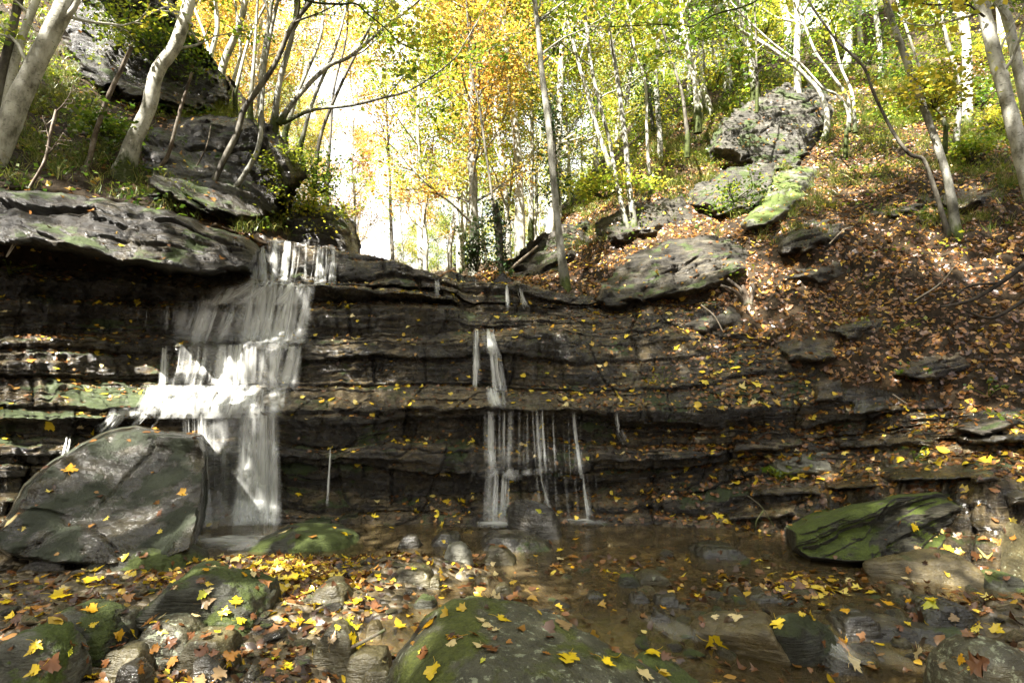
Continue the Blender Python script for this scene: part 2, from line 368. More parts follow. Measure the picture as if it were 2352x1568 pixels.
Xs = np.arange(-300, 2701, 2.7)
V, tl, cpts = loft(LINES, Xs, [.04, .017] + [.014] * 12 + [.045, .07, .16])
nt, nx = V.shape[:2]
refz = cpts[:, np.searchsorted(Xs, 1000), 2]; refz = np.maximum.accumulate(refz + np.arange(len(refz)) * .002)
bed = np.interp(tl, np.arange(len(refz)), refz)[:, None] + np.zeros((1, nx))
DX, DY = proj(V)
# soil mask (leaf covered slope)
BX = [-400, 560, 1000, 1180, 1330, 1500, 1640, 1700, 1800, 1880, 1950, 2100, 2352, 2800]
BY = [0, 0, 0, 652, 688, 690, 695, 745, 815, 865, 905, 900, 960, 960]
bnd = np.interp(DX, BX, BY)
nz2 = fbm(V * 1.3, 3)
soil = sstep(-14, 14, bnd - DY + nz2 * 22)
soil = np.maximum(soil, (tl[:, None] > 14.25) * 1.0)
# outcropping patches inside the slope, litter shelves in the rock
crd = norm(np.stack([0 - V[..., 0], 1.5 - V[..., 1], V[..., 0] * 0], -1))
far = np.clip((11 - V[..., 1]) / 2, 0, 1)
lat = np.arctan2(V[..., 0], V[..., 1] - 1.0) * 6.2          # running length along the bowl
wob = pn(np.stack([lat * .35, bed * .4, lat * 0 + 5], -1)) * .17 + pn(np.stack([lat * 1.5, bed * 1.5, lat * 0 + 8], -1)) * .05
def beds(th, amp, seed, jl):
    w = (bed + wob) / th + seed * 3.7
    k = np.floor(w); f = w - k
    e = .16
    prev, nxt = hsh(k - 1, seed), hsh(k + 1, seed)
    def val(kk):
        b = np.floor(lat / jl + hsh(kk, seed + 1) * 9 + pn(np.stack([lat * .7, kk * 3.3, bed], -1)) * .25)
        return .45 * hsh(kk, seed) + .65 * hsh(b * 7.1 + kk * 3.3, seed + 2) + .4 * pn(np.stack([lat * .55, kk * 5.7, lat * 0 + seed], -1))
    v0, v1 = val(k), val(k + 1)
    s = sstep(1 - e, 1, f)
    d = v0 * (1 - s) + v1 * s
    crack = np.exp(-((f - (1 - e * .6)) / .07) ** 2) * (hsh(k, seed + 5) > .35)
    jj = lat / jl + hsh(k, seed + 1) * 9 + pn(np.stack([lat * .7, k * 3.3, bed], -1)) * .25
    jf = np.abs(jj - np.round(jj)) * jl
    joint = np.exp(-(jf / .018) ** 2) * (hsh(np.round(jj) + k * 2.7, seed + 6) > .45)
    return amp * (d - .5 - .45 * crack - .35 * joint)
rockm = (1 - soil) * far
m2 = sstep(-.35, .3, pn(np.stack([lat * .6, bed * 2.2, lat * 0 + 71], -1))); m3 = sstep(-.2, .35, pn(np.stack([lat * .9, bed * 3, lat * 0 + 91], -1)))
calm = 1 - .55 * sstep(1230, 1400, DX) * sstep(950, 900, DY)
D = (beds(.37, .27, 1, 1.7) + beds(.13, .19, 2, .8) * (.3 + .7 * m2)) * calm + beds(.045, .05, 3, .45) * (.25 + .75 * m3)
D += fbm(V * 1.6, 3) * .08 - .05 * np.exp(-(pn(V * np.array([1.6, 1.6, .7]) + 5) / .03) ** 2) + fbm(V * np.array([6, 6, 14]), 4) * .022
V = V + crd * (D * rockm)[..., None] + np.array([0, 0, 1.]) * ((fbm(V * 9 + 4, 3) * .012) * rockm)[..., None]
V[..., 2] += soil * far * (.16 * (.5 - np.abs(pn(V * np.array([.8, 1.5, 1.5]) + 3))) + fbm(V * 1.6 + 31, 4) * .15 + fbm(V * 8, 2) * .03)
V[..., 2] += soil * (1 - far) * fbm(V * .5, 3) * .4
DX, DY = proj(V)
moss = np.zeros_like(DX)
for (mx, my, sx, sy, a) in [(230,745,110,22,.9),(270,900,140,45,1.1),(130,930,110,40,.6),(680,1075,45,20,.9),(1000,1130,80,30,.4),(900,1040,60,20,.4),(1400,1010,120,60,.35),(720,1150,90,35,.35),(820,1000,60,25,.45),(1500,1100,140,40,.3),(1650,900,200,40,.3),(560,1130,70,60,.5),(330,990,90,20,.5),(1750,1130,100,40,.25)]:
    moss += a * np.exp(-((DX - mx) / sx) ** 2 - ((DY - my) / sy) ** 2)
Fg = gridF(nt, nx)
sf = soil.reshape(-1)[Fg].mean(1) > .5
VV = V.reshape(-1, 3)
fn = np.cross(VV[Fg[:, 2]] - VV[Fg[:, 0]], VV[Fg[:, 3]] - VV[Fg[:, 1]])
if fn[:, 1].mean() > 0: Fg = Fg[:, ::-1]; fn = -fn
farea = np.linalg.norm(fn, axis=1) / 2; fnn = fn / (farea[:, None] * 2 + 1e-12); fc = VV[Fg].mean(1)
def sub(Fs):
    u, inv = np.unique(Fs, return_inverse=True); return u, inv.reshape(Fs.shape)
u, inv = sub(Fg[~sf]); tag(obj('cliff', VV[u], inv, M['cliff'], attrs={'moss': ('POINT', moss.reshape(-1)[u])}), kind='structure')
u, inv = sub(Fg[sf]); tag(obj('hillside', VV[u], inv, M['soil']), kind='structure')
cliff_bvh = BVHTree.FromPolygons(VV.tolist(), Fg.tolist())

# ------------------------------------------------------------------ left bank
BL = [
 [(-300,640,6.9),(0,650,7.3),(200,660,7.7),(350,660,8.1),(480,650,8.4),(580,630,8.6),(660,640,8.9)],
 [(-300,415,6.2),(0,430,6.6),(200,452,7.1),(350,482,7.4),(480,522,7.8),(580,540,8.15),(660,575,8.8)],
 [(-300,260,7.2),(0,310,7.5),(200,350,8.0),(350,400,8.4),(480,450,8.8),(580,500,9.1),(660,540,9.6)],
 [(-300,60,9.0),(0,120,9.4),(200,190,9.9),(350,240,10.3),(480,275,10.6),(580,320,11),(660,470,12)],
 [(-300,-260,13),(0,-160,13.5),(200,-60,14),(350,30,14.5),(480,120,15),(580,250,16),(660,450,18)],
]
Xb = np.arange(-300, 661, 5.)
Bv, btl, _ = loft(BL, Xb, [.05, .04, .05, .12], base=False, rough=.5)
Bv[..., 2] += fbm(Bv * 1.5, 4) * .12 + fbm(Bv * 7, 2) * .025
Fb = gridF(*Bv.shape[:2]); Bf = Bv.reshape(-1, 3)
bn = np.cross(Bf[Fb[:, 2]] - Bf[Fb[:, 0]], Bf[Fb[:, 3]] - Bf[Fb[:, 1]])
if bn[:, 2].mean() < 0: Fb = Fb[:, ::-1]; bn = -bn
barea = np.linalg.norm(bn, axis=1) / 2; bnn = bn / (barea[:, None] * 2 + 1e-12); bc = Bf[Fb].mean(1)
tag(obj('bank', Bf, Fb, M['soil']), kind='structure')
bank_bvh = BVHTree.FromPolygons(Bf.tolist(), Fb.tolist())

# ------------------------------------------------------------------ stream bed and water
def zW(y): return -.025 - .11 * sstep(3.75, 3.1, y)
gx, gy = np.meshgrid(np.linspace(-7, 7, 420), np.linspace(.6, 7.6, 260))
def bump2(x0, y0, sx, sy): return np.exp(-((gx - x0) / sx) ** 2 - ((gy - y0) / sy) ** 2)
sg = lambda v: 1 / (1 + np.exp(-v))
h = -.24 + .29 * sg((-.12 * gy - .15 - gx) / .16) * sg((4.85 - .12 * gx - gy) / .1)
h += .27 * bump2(-.45, 4.5, .55, .45) + .25 * bump2(1.9, 4.05, .75, .17) + .2 * bump2(.1, 3.9, .6, .2) + .22 * bump2(2.9, 3.4, .7, .5) + .12 * bump2(1.2, 3.3, .5, .3)
h += .3 * sg((gx - 3.0) / .3) * sg((4.4 - gy) / .3)
pq = np.stack([gx, gy, gx * 0], -1)
gz = zW(gy) + h + fbm(pq * 2.2, 3) * .035 + fbm(pq * 9, 3) * .018
Sv = np.stack([gx, gy, gz], -1)
Sf = Sv.reshape(-1, 3); Fs_ = gridF(*gx.shape)
tag(obj('stream_bed', Sf, Fs_, M['bed']), kind='structure')
bed_bvh = BVHTree.FromPolygons(Sf.tolist(), Fs_.tolist())
wx, wy = np.meshgrid(np.linspace(-7, 7, 90), np.linspace(.6, 7.4, 140))
tag(obj('water', np.stack([wx, wy, zW(wy) + 0 * wx], -1).reshape(-1, 3), gridF(*wx.shape), M['water']), kind='structure')

# far valley
vx, vy = np.meshgrid(np.linspace(-75, 75, 190), np.concatenate([np.linspace(10.5, 30, 60), np.linspace(31, 110, 60)]))
sp_ = lambda t: np.log1p(np.exp(np.clip(t, -30, 30)))
def zval(x, y):
    xc = .4 - .13 * (y - 8)
    return 2.9 + .035 * (y - 10) + .85 * sp_(x - xc - 1.2 - .03 * (y - 8)) + .75 * sp_(xc - 3.0 - x)
vz = zval(vx, vy) + fbm(np.stack([vx, vy, vx * 0], -1) * .4, 3) * .3
def down(bv, x, y):
    r = bv.ray_cast(Vector((x, y, 60)), Vector((0, 0, -1)))
    return r[0].z if r[0] else None
for j in range(vx.shape[0]):
    for i in range(vx.shape[1]):
        if vy[j, i] < 36:
            zs = [q for q in (down(cliff_bvh, vx[j, i], vy[j, i]), down(bank_bvh, vx[j, i], vy[j, i])) if q is not None]
            if zs: vz[j, i] = min(vz[j, i], max(zs) - .4)
tag(obj('ground', np.stack([vx, vy, vz], -1).reshape(-1, 3), gridF(*vx.shape), M['soil']), kind='structure')
# the gorge floor and slopes behind the camera, out to the wood all round
ox, oy = np.meshgrid(np.linspace(-60, 60, 60), np.linspace(-60, 12, 50))
oz = -.85 + .9 * sp_(np.where(ox > 0, ox - 4.3, -ox - 5.6)) + .12 * fbm(np.stack([ox, oy, ox * 0], -1) * .6, 3)
tag(obj('ground', np.stack([ox, oy, oz], -1).reshape(-1, 3), gridF(*ox.shape), M['soil']), kind='structure')
def ground_z(x, y):
    zs = [q for q in (down(cliff_bvh, x, y), down(bank_bvh, x, y)) if q is not None]
    return max(zs) if zs else float(zval(np.float64(x), np.float64(y)))
def hit(X, Y, bvs=None):
    o = Vector((0, 0, CAMZ)); d = Vector(P(X, Y, 1.0)) - o; d.normalize()
    best = None
    for bv in (bvs or (cliff_bvh, bank_bvh, bed_bvh)):
        r = bv.ray_cast(o, d)
        if r[0] is not None and (best is None or r[3] < best[3]): best = r
    return best

# ------------------------------------------------------------------ rocks
_ico = {}; ROCKV = []
def ico(n):
    if n not in _ico:
        bm = bmesh.new(); bmesh.ops.create_icosphere(bm, subdivisions=n, radius=1)
        bm.verts.index_update()
        _ico[n] = (np.array([v.co[:] for v in bm.verts]), np.array([[v.index for v in f.verts] for f in bm.faces])); bm.free()
    return _ico[n]
def hull_rock(pts, sub=6, p=16, rough=.03, seed=0, strata=0., bedn=(.1, -.25, 1), th=.07, dents=0., facets=9, crack=.02):
    pts = np.asarray(pts, float); c = pts.mean(0)
    bm = bmesh.new()
    for q in pts - c: bm.verts.new(q)
    r = bmesh.ops.convex_hull(bm, input=bm.verts)
    bmesh.ops.recalc_face_normals(bm, faces=bm.faces)
    pl = np.array([[*f.normal, f.normal.dot(f.verts[0].co)] for f in bm.faces]); bm.free()
    pl = pl[pl[:, 3] > 1e-4]; pl = pl[np.unique(np.round(pl[:, :3], 1), axis=0, return_index=True)[1]]
    D, F = ico(sub)
    rr = np.random.default_rng(seed + 77); q0 = pts - c; ex = norm(rr.normal(size=(facets, 3))) if facets else np.zeros((0, 3))
    if facets:
        su = (q0 @ ex.T).max(0) * rr.uniform(.86, .98, facets); pl = np.concatenate([pl, np.concatenate([ex, su[:, None]], 1)])
    g = np.maximum(D @ pl[:, :3].T / pl[:, 3], 0)
    r = (g ** p).sum(1) ** (-1. / p); r *= np.median(1 / (g.max(1) * r))
    sz = np.ptp(pts, axis=0).mean()
    Vr = D * r[:, None]
    q = Vr / sz
    amp = 1 + rough * (fbm(q * 2.3 + seed * 7.7, 3) * 1.4 + fbm(q * 9 + seed, 4) * .7) - dents * np.maximum(pn(q * 1.6 + seed * 3) - .1, 0)
    amp -= crack * np.exp(-(pn(q * 2.1 + seed * 5.1) / .05) ** 2) + crack * .6 * np.exp(-(pn(q * np.array([3, 3, 7]) + seed) / .06) ** 2)
    if strata:
        b = norm(np.array(bedn, float)); s = Vr @ b / th + pn(q * 2 + seed) * .8
        k = np.floor(s); f = s - k
        v = hsh(k, seed) * (1 - sstep(.8, 1, f)) + hsh(k + 1, seed) * sstep(.8, 1, f)
        amp += strata * (v - .5 + .3 * pn(q * 4 + k[:, None] * 2.2))
    return Vr * amp[:, None] + c, F
def add_rock(name, label, cat, pts, mat, group=None, **kw):
    Vr, F = hull_rock(pts, **kw)
    org = Vr.mean(0); org[2] = Vr[:, 2].min()
    o = obj(name, Vr, F, mat, origin=org)
    ROCKV.append((Vr, F)); return tag(o, label, cat, group)
def PZ(l): return [P(x, y, depth_on(y, z)) for x, y, z in l]
def PD(l): return [P(x, y, d) for x, y, d in l]
def twosided(out, thick, dz=0.):
    """outline points with depths -> front and back points"""
    a = np.array([P(x, y, d) for x, y, d in out]); c = a.mean(0)
    b = c + (a - c) * .85 + np.array([0, thick, dz])
    m = c + (a - c) * 1.0 + np.array([0, thick * .35, 0])
    f = c + (a - c) * .8 + np.array([0, -thick * .12, 0])
    return np.concatenate([f, m, b])
def outcrop(out, proud=.3, deep=.9, dz=-.05):
    a = np.array(out, float); c = a.mean(0); pts = []
    for x, y, _ in out:
        hh = hit(x, y, (cliff_bvh, bank_bvh)); d = hh[0].y if hh else _
        xi, yi = c[0] + (x - c[0]) * .82, c[1] + (y - c[1]) * .82
        hi = hit(xi, yi, (cliff_bvh, bank_bvh)); di = hi[0].y if hi else _
        d = min(max(d, _ - .8), _ + .8); di = min(max(di, _ - .8), _ + .8)
        pts += [P(x, y, d - .05), P(xi, yi, di - proud), P(x, y, d - .02) + np.array([0, deep, dz])]
    return np.array(pts)
def sdf_poly(x, y, poly):
    p = np.asarray(poly, float); q = np.roll(p, -1, 0); best = np.full(x.shape, 1e9); ins = np.zeros(x.shape, bool)
    for (ax, ay), (bx, by) in zip(p, q):
        ex, ey = bx - ax, by - ay; t = np.clip(((x - ax) * ex + (y - ay) * ey) / (ex * ex + ey * ey + 1e-9), 0, 1)
        best = np.minimum(best, np.hypot(x - ax - t * ex, y - ay - t * ey))
        c = (ay > y) != (by > y); ins ^= c & (x < ex * (y - ay) / (ey if abs(ey) > 1e-6 else 1e-6) + ax)
    return np.where(ins, best, -best)
def patch_rock(label, out, proud, seed, mat='dry_rock', th=.13, amp=.14, bedn=(.15, -.3, 1), sink=.25, over=.5, hits=True, step=2.6, wtop=34, wbot=9, ragged=9, name='rock_outcrop', cat='rock', crack=.05):
    a = np.array(out, float)
    X, Y = np.meshgrid(np.arange(a[:, 0].min() - 26, a[:, 0].max() + 26, step), np.arange(a[:, 1].min() - 26, a[:, 1].max() + 26, step))
    w = 1 / (((X[..., None] - a[:, 0]) ** 2 + (Y[..., None] - a[:, 1]) ** 2) + 900.) ** 1.2
    base = (w * a[:, 2]).sum(-1) / w.sum(-1)
    if hits:
        for j in range(X.shape[0]):
            for i in range(X.shape[1]):
                hh = hit(X[j, i], Y[j, i], (cliff_bvh, bank_bvh))
                if hh: base[j, i] = min(max(hh[0].y, base[j, i] - 1), base[j, i] + 1.)
        for _ in range(4):
            pd = np.pad(base, 2, mode='edge'); base = sum(pd[k:k + base.shape[0], l:l + base.shape[1]] for k in range(5) for l in range(5)) / 25
    V0 = P(X, Y, base)
    sd = sdf_poly(X, Y, a[:, :2]) + ragged * fbm(V0 * 2.3 + seed * 3.1, 3) + ragged * .5 * pn(V0 * np.array([5, 5, 12]) + seed)
    v = np.clip((Y - a[:, 1].min()) / np.ptp(a[:, 1]), 0, 1); wd = wtop * (1 - v) + wbot * v
    prof = sstep(0, 1, sd / wd)
    V = P(X, Y, base + sink * (1 - sstep(-14, 2, sd)) - proud * (1 - over + over * 1.3 * v) * prof)
    b = norm(np.array(bedn, float)); D = 0
    for t_, am, jl in ((th * 2.1, amp, 1.3), (th * .8, amp * .55, .7), (th * .28, amp * .22, .4)):
        s_ = V0 @ b / t_ + pn(V0 * .8 + seed) * .7 + pn(V0 * 3 + seed) * .15; k = np.floor(s_); f = s_ - k
        def val(kk):
            bl = np.floor(V0[..., 0] / jl + hsh(kk, seed) * 9)
            return .55 * hsh(kk, seed + 2) + .45 * hsh(bl * 5.1 + kk * 3.3, seed + 3) + .35 * pn(V0 * 1.1 + kk[..., None] * 4.4)
        e = sstep(.82, 1, f); D = D + am * (val(k) * (1 - e) + val(k + 1) * e - .5 - .4 * np.exp(-((f - .9) / .07) ** 2) * (hsh(k, seed + 5) > .3))
    D = D + fbm(V0 * 2 + seed, 3) * amp * .7 + fbm(V0 * np.array([7, 7, 13]), 4) * .022 - crack * np.exp(-(pn(V0 * np.array([1.3, 1.3, .8]) + seed * 9) / .035) ** 2)
    V = V + (D * prof)[..., None] * np.array([0, -1, .12])
    F = gridF(*X.shape); sf_ = sd.reshape(-1)[F].max(1) > -15; F = F[sf_]
    u_, F = sub(F); Vr = V.reshape(-1, 3)[u_]
    n_ = np.cross(Vr[F[:, 2]] - Vr[F[:, 0]], Vr[F[:, 3]] - Vr[F[:, 1]])
    if n_[:, 1].mean() > 0: F = F[:, ::-1]
    org = Vr.mean(0); org[2] = Vr[:, 2].min()
    o = tag(obj(name, Vr, F, M[mat], origin=org), label, cat)
    ROCKV.append((Vr, np.concatenate([F[:, [0, 1, 2]], F[:, [0, 2, 3]]]))); return o
patch_rock('broad dark layered rock overhanging the ledges left of the waterfall', [(-290,415,6.2),(0,432,6.5),(120,444,6.7),(200,456,6.85),(330,478,7.1),(430,505,7.3),(500,528,7.45),(560,550,7.6),(592,575,7.7),(575,625,7.6),(480,628,7.2),(400,622,6.95),(300,602,6.65),(150,575,6.3),(0,555,6.0),(-290,520,5.6)], .35, 1, th=.15, mat='shade_rock', amp=.20, bedn=(.3, -.35, 1), sink=1.4, hits=False, over=.75, wtop=16, wbot=12)
patch_rock('dark overhanging rock shelf under the grassy bank on the left', [(325,330,8.6),(350,298,8.6),(430,285,8.7),(560,285,8.8),(615,308,8.9),(655,345,9),(692,395,9.2),(668,445,9.3),(640,505,9.2),(560,520,9),(480,500,8.7),(400,470,8.4),(335,440,8.2)], .6, 2, th=.15, mat='shade_rock', amp=.14, bedn=(-.05, -.2, 1), sink=.3, over=.7, wtop=12, wbot=26, ragged=12)
patch_rock('large dark grey rock wall among ferns in the upper left corner', [(150,-60,9.9),(330,-120,10.2),(400,20,10.4),(455,130,10.6),(520,200,10.7),(500,250,10.5),(430,262,10.3),(300,235,9.9),(200,185,9.7),(140,110,9.6)], .55, 3, th=.2, mat='shade_rock', amp=.15, bedn=(.4, -.3, 1), sink=.3, over=.75, wtop=14, wbot=20, ragged=14)
patch_rock('ivy draped rock just behind the top of the waterfall', [(650,500,9.8),(690,478,9.8),(760,485,9.9),(800,520,10),(815,575,10),(800,640,9.9),(640,640,9.8)], .4, 4, mat='shade_rock', sink=.9, hits=False, th=.14)
patch_rock('grey overhanging rock above the leaf strewn ledge right of centre', [(1370,690,8),(1380,650,8),(1450,600,8),(1540,568,8),(1640,556,8),(1715,570,7.9),(1720,620,7.8),(1650,668,7.9),(1560,685,7.9),(1480,697,7.9),(1420,705,8)], .4, 5, th=.15, amp=.16, bedn=(-.25, -.1, 1), over=.9)
patch_rock('large sunlit grey rock face below the leaning stems on the right slope', [(1640,340,11),(1670,290,11.2),(1730,245,11.5),(1800,215,11.8),(1880,205,12),(1900,260,11.6),(1880,320,11.2),(1830,390,10.6),(1770,400,10.5),(1700,375,10.7)], .32, 6, th=.2, amp=.12, bedn=(-.3, -.2, 1), wtop=26, ragged=12, over=.9, mat='sun_rock')
patch_rock('grey rock beside the moss topped stone on the right slope', [(1585,470,9.6),(1610,435,9.8),(1690,400,10),(1770,388,10.2),(1785,430,9.8),(1745,478,9.4),(1650,492,9.3)], .4, 7, th=.16, amp=.16, bedn=(-.3, -.2, 1), over=.9, mat='sun_rock')
patch_rock('low layered rock showing through the leaves below the moss topped stone', [(1765,550,8.4),(1830,515,8.6),(1930,498,8.6),(1975,520,8.4),(1900,572,8.2),(1800,582,8.2)], .28, 8, th=.09, amp=.13, bedn=(-.25, -.2, 1), over=.9)
patch_rock('small layered rock on the leafy slope left of the twin trees', [(1990,495,8.2),(2060,468,8.3),(2130,452,8.3),(2140,474,8.2),(2060,502,8.1)], .2, 9, th=.08, amp=.1, bedn=(-.2, -.2, 1), over=.9)
patch_rock('grey rock behind the slender tree at the top of the falls', [(1175,615,10.5),(1250,550,11),(1340,520,11),(1350,570,10.5),(1290,610,10),(1230,640,9.8)], .35, 10, th=.14, amp=.14, bedn=(-.3, -.2, 1), over=.9)
EX = [('mossy ledge in the leaves above the old stump', [(1800,640,8),(1860,612,8.2),(1940,600,8.2),(1950,625,8),(1880,655,7.8)], .22), ('dark cut bank rock below the hanging root', [(2050,860,7),(2110,820,7.2),(2210,800,7.2),(2230,840,6.9),(2130,880,6.7)], .25), ('dark layered rock low at the right edge', [(2180,985,6.2),(2240,945,6.3),(2350,930,6.3),(2360,970,6),(2260,1000,5.9)], .22), ('stone ledge under the roots at the right edge', [(2120,470,8.5),(2190,440,8.6),(2300,420,8.6),(2310,450,8.4),(2200,490,8.3)], .3), ('green stained ledge left of the old stump', [(1560,745,7.8),(1620,720,7.9),(1690,705,7.8),(1700,740,7.6),(1620,770,7.6)], .2), ('mossy stone step half way up the leaf slope', [(1900,760,7.6),(1960,735,7.8),(2030,730,7.7),(2030,760,7.5),(1950,785,7.4)], .2)]
for i, (lb, o_, pr) in enumerate(EX):
    patch_rock(lb, o_, pr, 40 + i, th=.09, amp=.11, bedn=(-.2, -.2, 1), over=.9, mat='cliff' if i % 2 else 'dry_rock')
patch_rock('leaf edged rock low on the bank below the slim tree pair', [(1380,520,9.5),(1470,480,9.6),(1560,470,9.6),(1590,500,9.2),(1500,540,9),(1400,560,9)], .28, 12, th=.12, amp=.13, bedn=(-.3, -.2, 1), over=.9)
patch_rock('tilted slab boulder with bright green moss on top, on the right slope', [(1697,518,9.0),(1720,485,9.2),(1760,440,9.4),(1800,410,9.6),(1840,398,9.7),(1862,402,9.7),(1866,428,9.5),(1840,470,9.2),(1800,502,9.0),(1760,522,8.9),(1715,530,8.9)], .42, 11, mat='green_rock', th=.3, amp=.05, bedn=(-.5, -.4, 1), wtop=30, wbot=9, ragged=4, over=.35, name='boulder', cat='boulder', crack=.02)
# right bank slabs
SL = [('thick dark slab jutting from the right bank above the pool', 1995, 1062, 2290, 1108, 5.15, 'dark_rock'), ('sunlit pale slab beside the bright green plant', 1760, 1030, 1905, 1090, 5.9, 'pale_rock'),
      ('dark square block jutting from the leafy right bank', 1948, 908, 2038, 948, 6.5, 'dark_rock'), ('thin layered slab low on the right bank', 1660, 1000, 1850, 1035, 6.3, 'cliff'),
      ('long layered slab under leaves on the right bank', 1880, 990, 2160, 1030, 5.8, 'cliff'), ('flat slab at the pool edge left of the mossy boulder', 1640, 1150, 1830, 1195, 6.05, 'cliff'),
      ('thin broken slab above the mossy boulder', 1880, 1095, 2010, 1120, 5.6, 'cliff'), ('flat slab at the right edge above the leaning slab', 2300, 1120, 2400, 1160, 4.9, 'dark_rock'),
      ('broad block of the ledge below the stump', 1780, 770, 1920, 830, 7.1, 'cliff'), ('block standing below the rim of the right ledges', 1860, 860, 1930, 925, 6.55, 'cliff')]
SL += [('layered block row on the right bank above the forked stick', 1700, 1105, 1880, 1140, 5.9, 'cliff'), ('jutting shelf of dark rock at the right edge of the bank', 2180, 985, 2360, 1020, 5.4, 'dark_rock')]
for i, (lb, x0, y0, x1, y1, d, mt) in enumerate(SL):
    sk = (y1 - y0) * .3; rr_ = np.random.default_rng(60 + i); j = lambda: rr_.uniform(-8, 8)
    patch_rock(lb, [(x0 + j(), y0 + sk, d), (x0 + (x1 - x0) * .4 + j(), y0, d), (x1 + j(), y0 + sk * .4, d), (x1 + 6, y1 - sk * .5, d), (x1 - (x1 - x0) * .2 + j(), y1, d), (x0 + (x1 - x0) * .15 + j(), y1 + 3, d)], .22 if mt != 'pale_rock' else .12, 20 + i, mat=mt, th=.06, amp=.10, bedn=(.03, -.25, 1), wtop=(y1 - y0) * .75, wbot=4, ragged=6, over=.7, name='rock_slab', cat='rock slab', crack=.03)
# boulders of the stream, given as hulls
patch_rock('huge tilted slab boulder with dark moss patches left of the waterfall', [(15,1195,4.75),(60,1115,5.0),(120,1062,5.2),(190,1018,5.45),(255,988,5.65),(310,980,5.75),(380,996,5.75),(458,1000,5.75),(468,1035,5.6),(460,1130,5.25),(452,1215,4.95),(440,1268,4.75),(380,1288,4.62),(250,1302,4.5),(120,1300,4.5),(20,1278,4.55),(-25,1240,4.65)], .22, 31, mat='slab_rock', th=.3, amp=.05, bedn=(.5, -.6, 1), sink=1.3, hits=False, over=.25, wtop=9, wbot=9, ragged=5, step=2.2, name='boulder', cat='boulder', crack=.05)
add_rock('boulder', 'wide moss and lichen covered boulder with leaves in the foreground', 'boulder',
    PD([(1010,1352,3.05),(1085,1340,3.15),(1150,1372,3.1),(1270,1400,3.0),(1330,1425,2.9),(1440,1480,2.75),(1560,1568,2.6),(880,1568,2.6),(905,1480,2.85),(940,1420,2.95),(1100,1480,2.5),(1250,1520,2.4),(1000,1560,2.35),(1350,1560,2.35),(1180,1640,2.15),(1560,1680,2.3),(900,1680,2.3)]) + [np.array([x, y, -.4]) for x, y in ((-.75, 3.1), (.95, 3.0), (-.7, 2.2), (.95, 2.2), (.2, 3.35), (0, 2.0))], M['fore_rock'], sub=7, rough=.05, seed=32, p=11, dents=.10)
add_rock('boulder', 'low dark mossy rock against the right side of the foreground boulder', 'boulder', [*PD([(1425,1520,2.75),(1470,1475,2.9),(1540,1500,2.8),(1620,1568,2.6),(1560,1640,2.5),(1440,1600,2.5)])] + [np.array([x, y, -.35]) for x, y in ((.5, 2.9), (1.0, 2.8), (.6, 2.3), (1.1, 2.3))], M['moss_rock'], sub=6, rough=.05, seed=33, p=12)
M['wedge'] = rock_mat('wedge boulder moss', (.016, .016, .009), (.055, .05, .028), (.13, .118, .068), moss=.34, moss_up=1.1, moss_col=((.014, .022, .002), (.12, .165, .012)), rough=(.4, .75), strata=9, bump=1.)
add_rock('boulder', 'flat smooth slab in front of the long mossy boulder', 'boulder',
    PZ([(1960,1290,.06),(2050,1272,.1),(2110,1256,.15),(2190,1262,.16),(2245,1290,.12),(2258,1338,-.03),(2180,1334,-.03),(2050,1318,-.02),(1975,1305,0),(2200,1292,.11),(2080,1288,.1)]) + [np.array([x, y, -.25]) for x, y in ((2.75, 4.3), (3.35, 4.0), (3.0, 4.9), (3.7, 4.7))], M['tan_rock'], sub=6, rough=.02, seed=35, p=20)
add_rock('boulder', 'long slab leaning up to the right edge behind the smooth slab', 'boulder',
    PZ([(2218,1268,.04),(2270,1222,.22),(2310,1192,.34),(2380,1215,.32),(2400,1240,.25),(2290,1310,-.04),(2235,1300,-.04)]) + [np.array([x, y, -.2]) for x, y in ((3.6, 4.2), (4.6, 4.6), (3.8, 4.9))], M['grey_rock'], sub=6, rough=.025, seed=36, p=20)
add_rock('boulder', 'wet dark angular boulder standing in the spray under the right cascade', 'boulder',
    PZ([(1155,1165,.22),(1185,1140,.34),(1220,1145,.34),(1262,1160,.28),(1288,1190,.14),(1286,1222,-.03),(1238,1228,-.03),(1200,1205,.05),(1170,1185,.14)]) + [np.array([x, y, -.2]) for x, y in ((.1, 5.75), (.5, 5.6), (.5, 6.4), (0, 6.3))], M['dark_rock'], sub=6, rough=.04, seed=37, p=24, dents=.08)
add_rock('boulder', 'tan water worn boulder in the rapid at lower right', 'boulder',
    PZ([(1575,1425,-.0),(1640,1398,.06),(1760,1402,.07),(1765,1450,.05),(1745,1490,-.1),(1640,1480,-.1),(1600,1455,-.03)]) + [np.array([x, y, -.3]) for x, y in ((1.1, 3.5), (1.6, 3.2), (1.2, 3.9), (1.75, 3.9))], M['tan_rock'], sub=6, rough=.03, seed=38, p=14)
add_rock('boulder', 'shaggy dark mossed rock touching the tan boulder in the rapid', 'boulder',
    PZ([(1752,1440,.06),(1790,1405,.09),(1850,1402,.09),(1893,1430,.03),(1880,1470,-.08),(1820,1502,-.14),(1755,1498,-.14),(1820,1450,.06)]) + [np.array([x, y, -.3]) for x, y in ((1.5, 3.2), (2.0, 3.3), (1.7, 3.8), (2.1, 3.8))], rock_mat('shaggy moss', (.02, .022, .014), (.05, .05, .03), (.08, .08, .05), moss=1.0, moss_col=((.008, .012, .003), (.035, .045, .008)), rough=(.4, .7)), sub=6, rough=.07, seed=39, p=10)
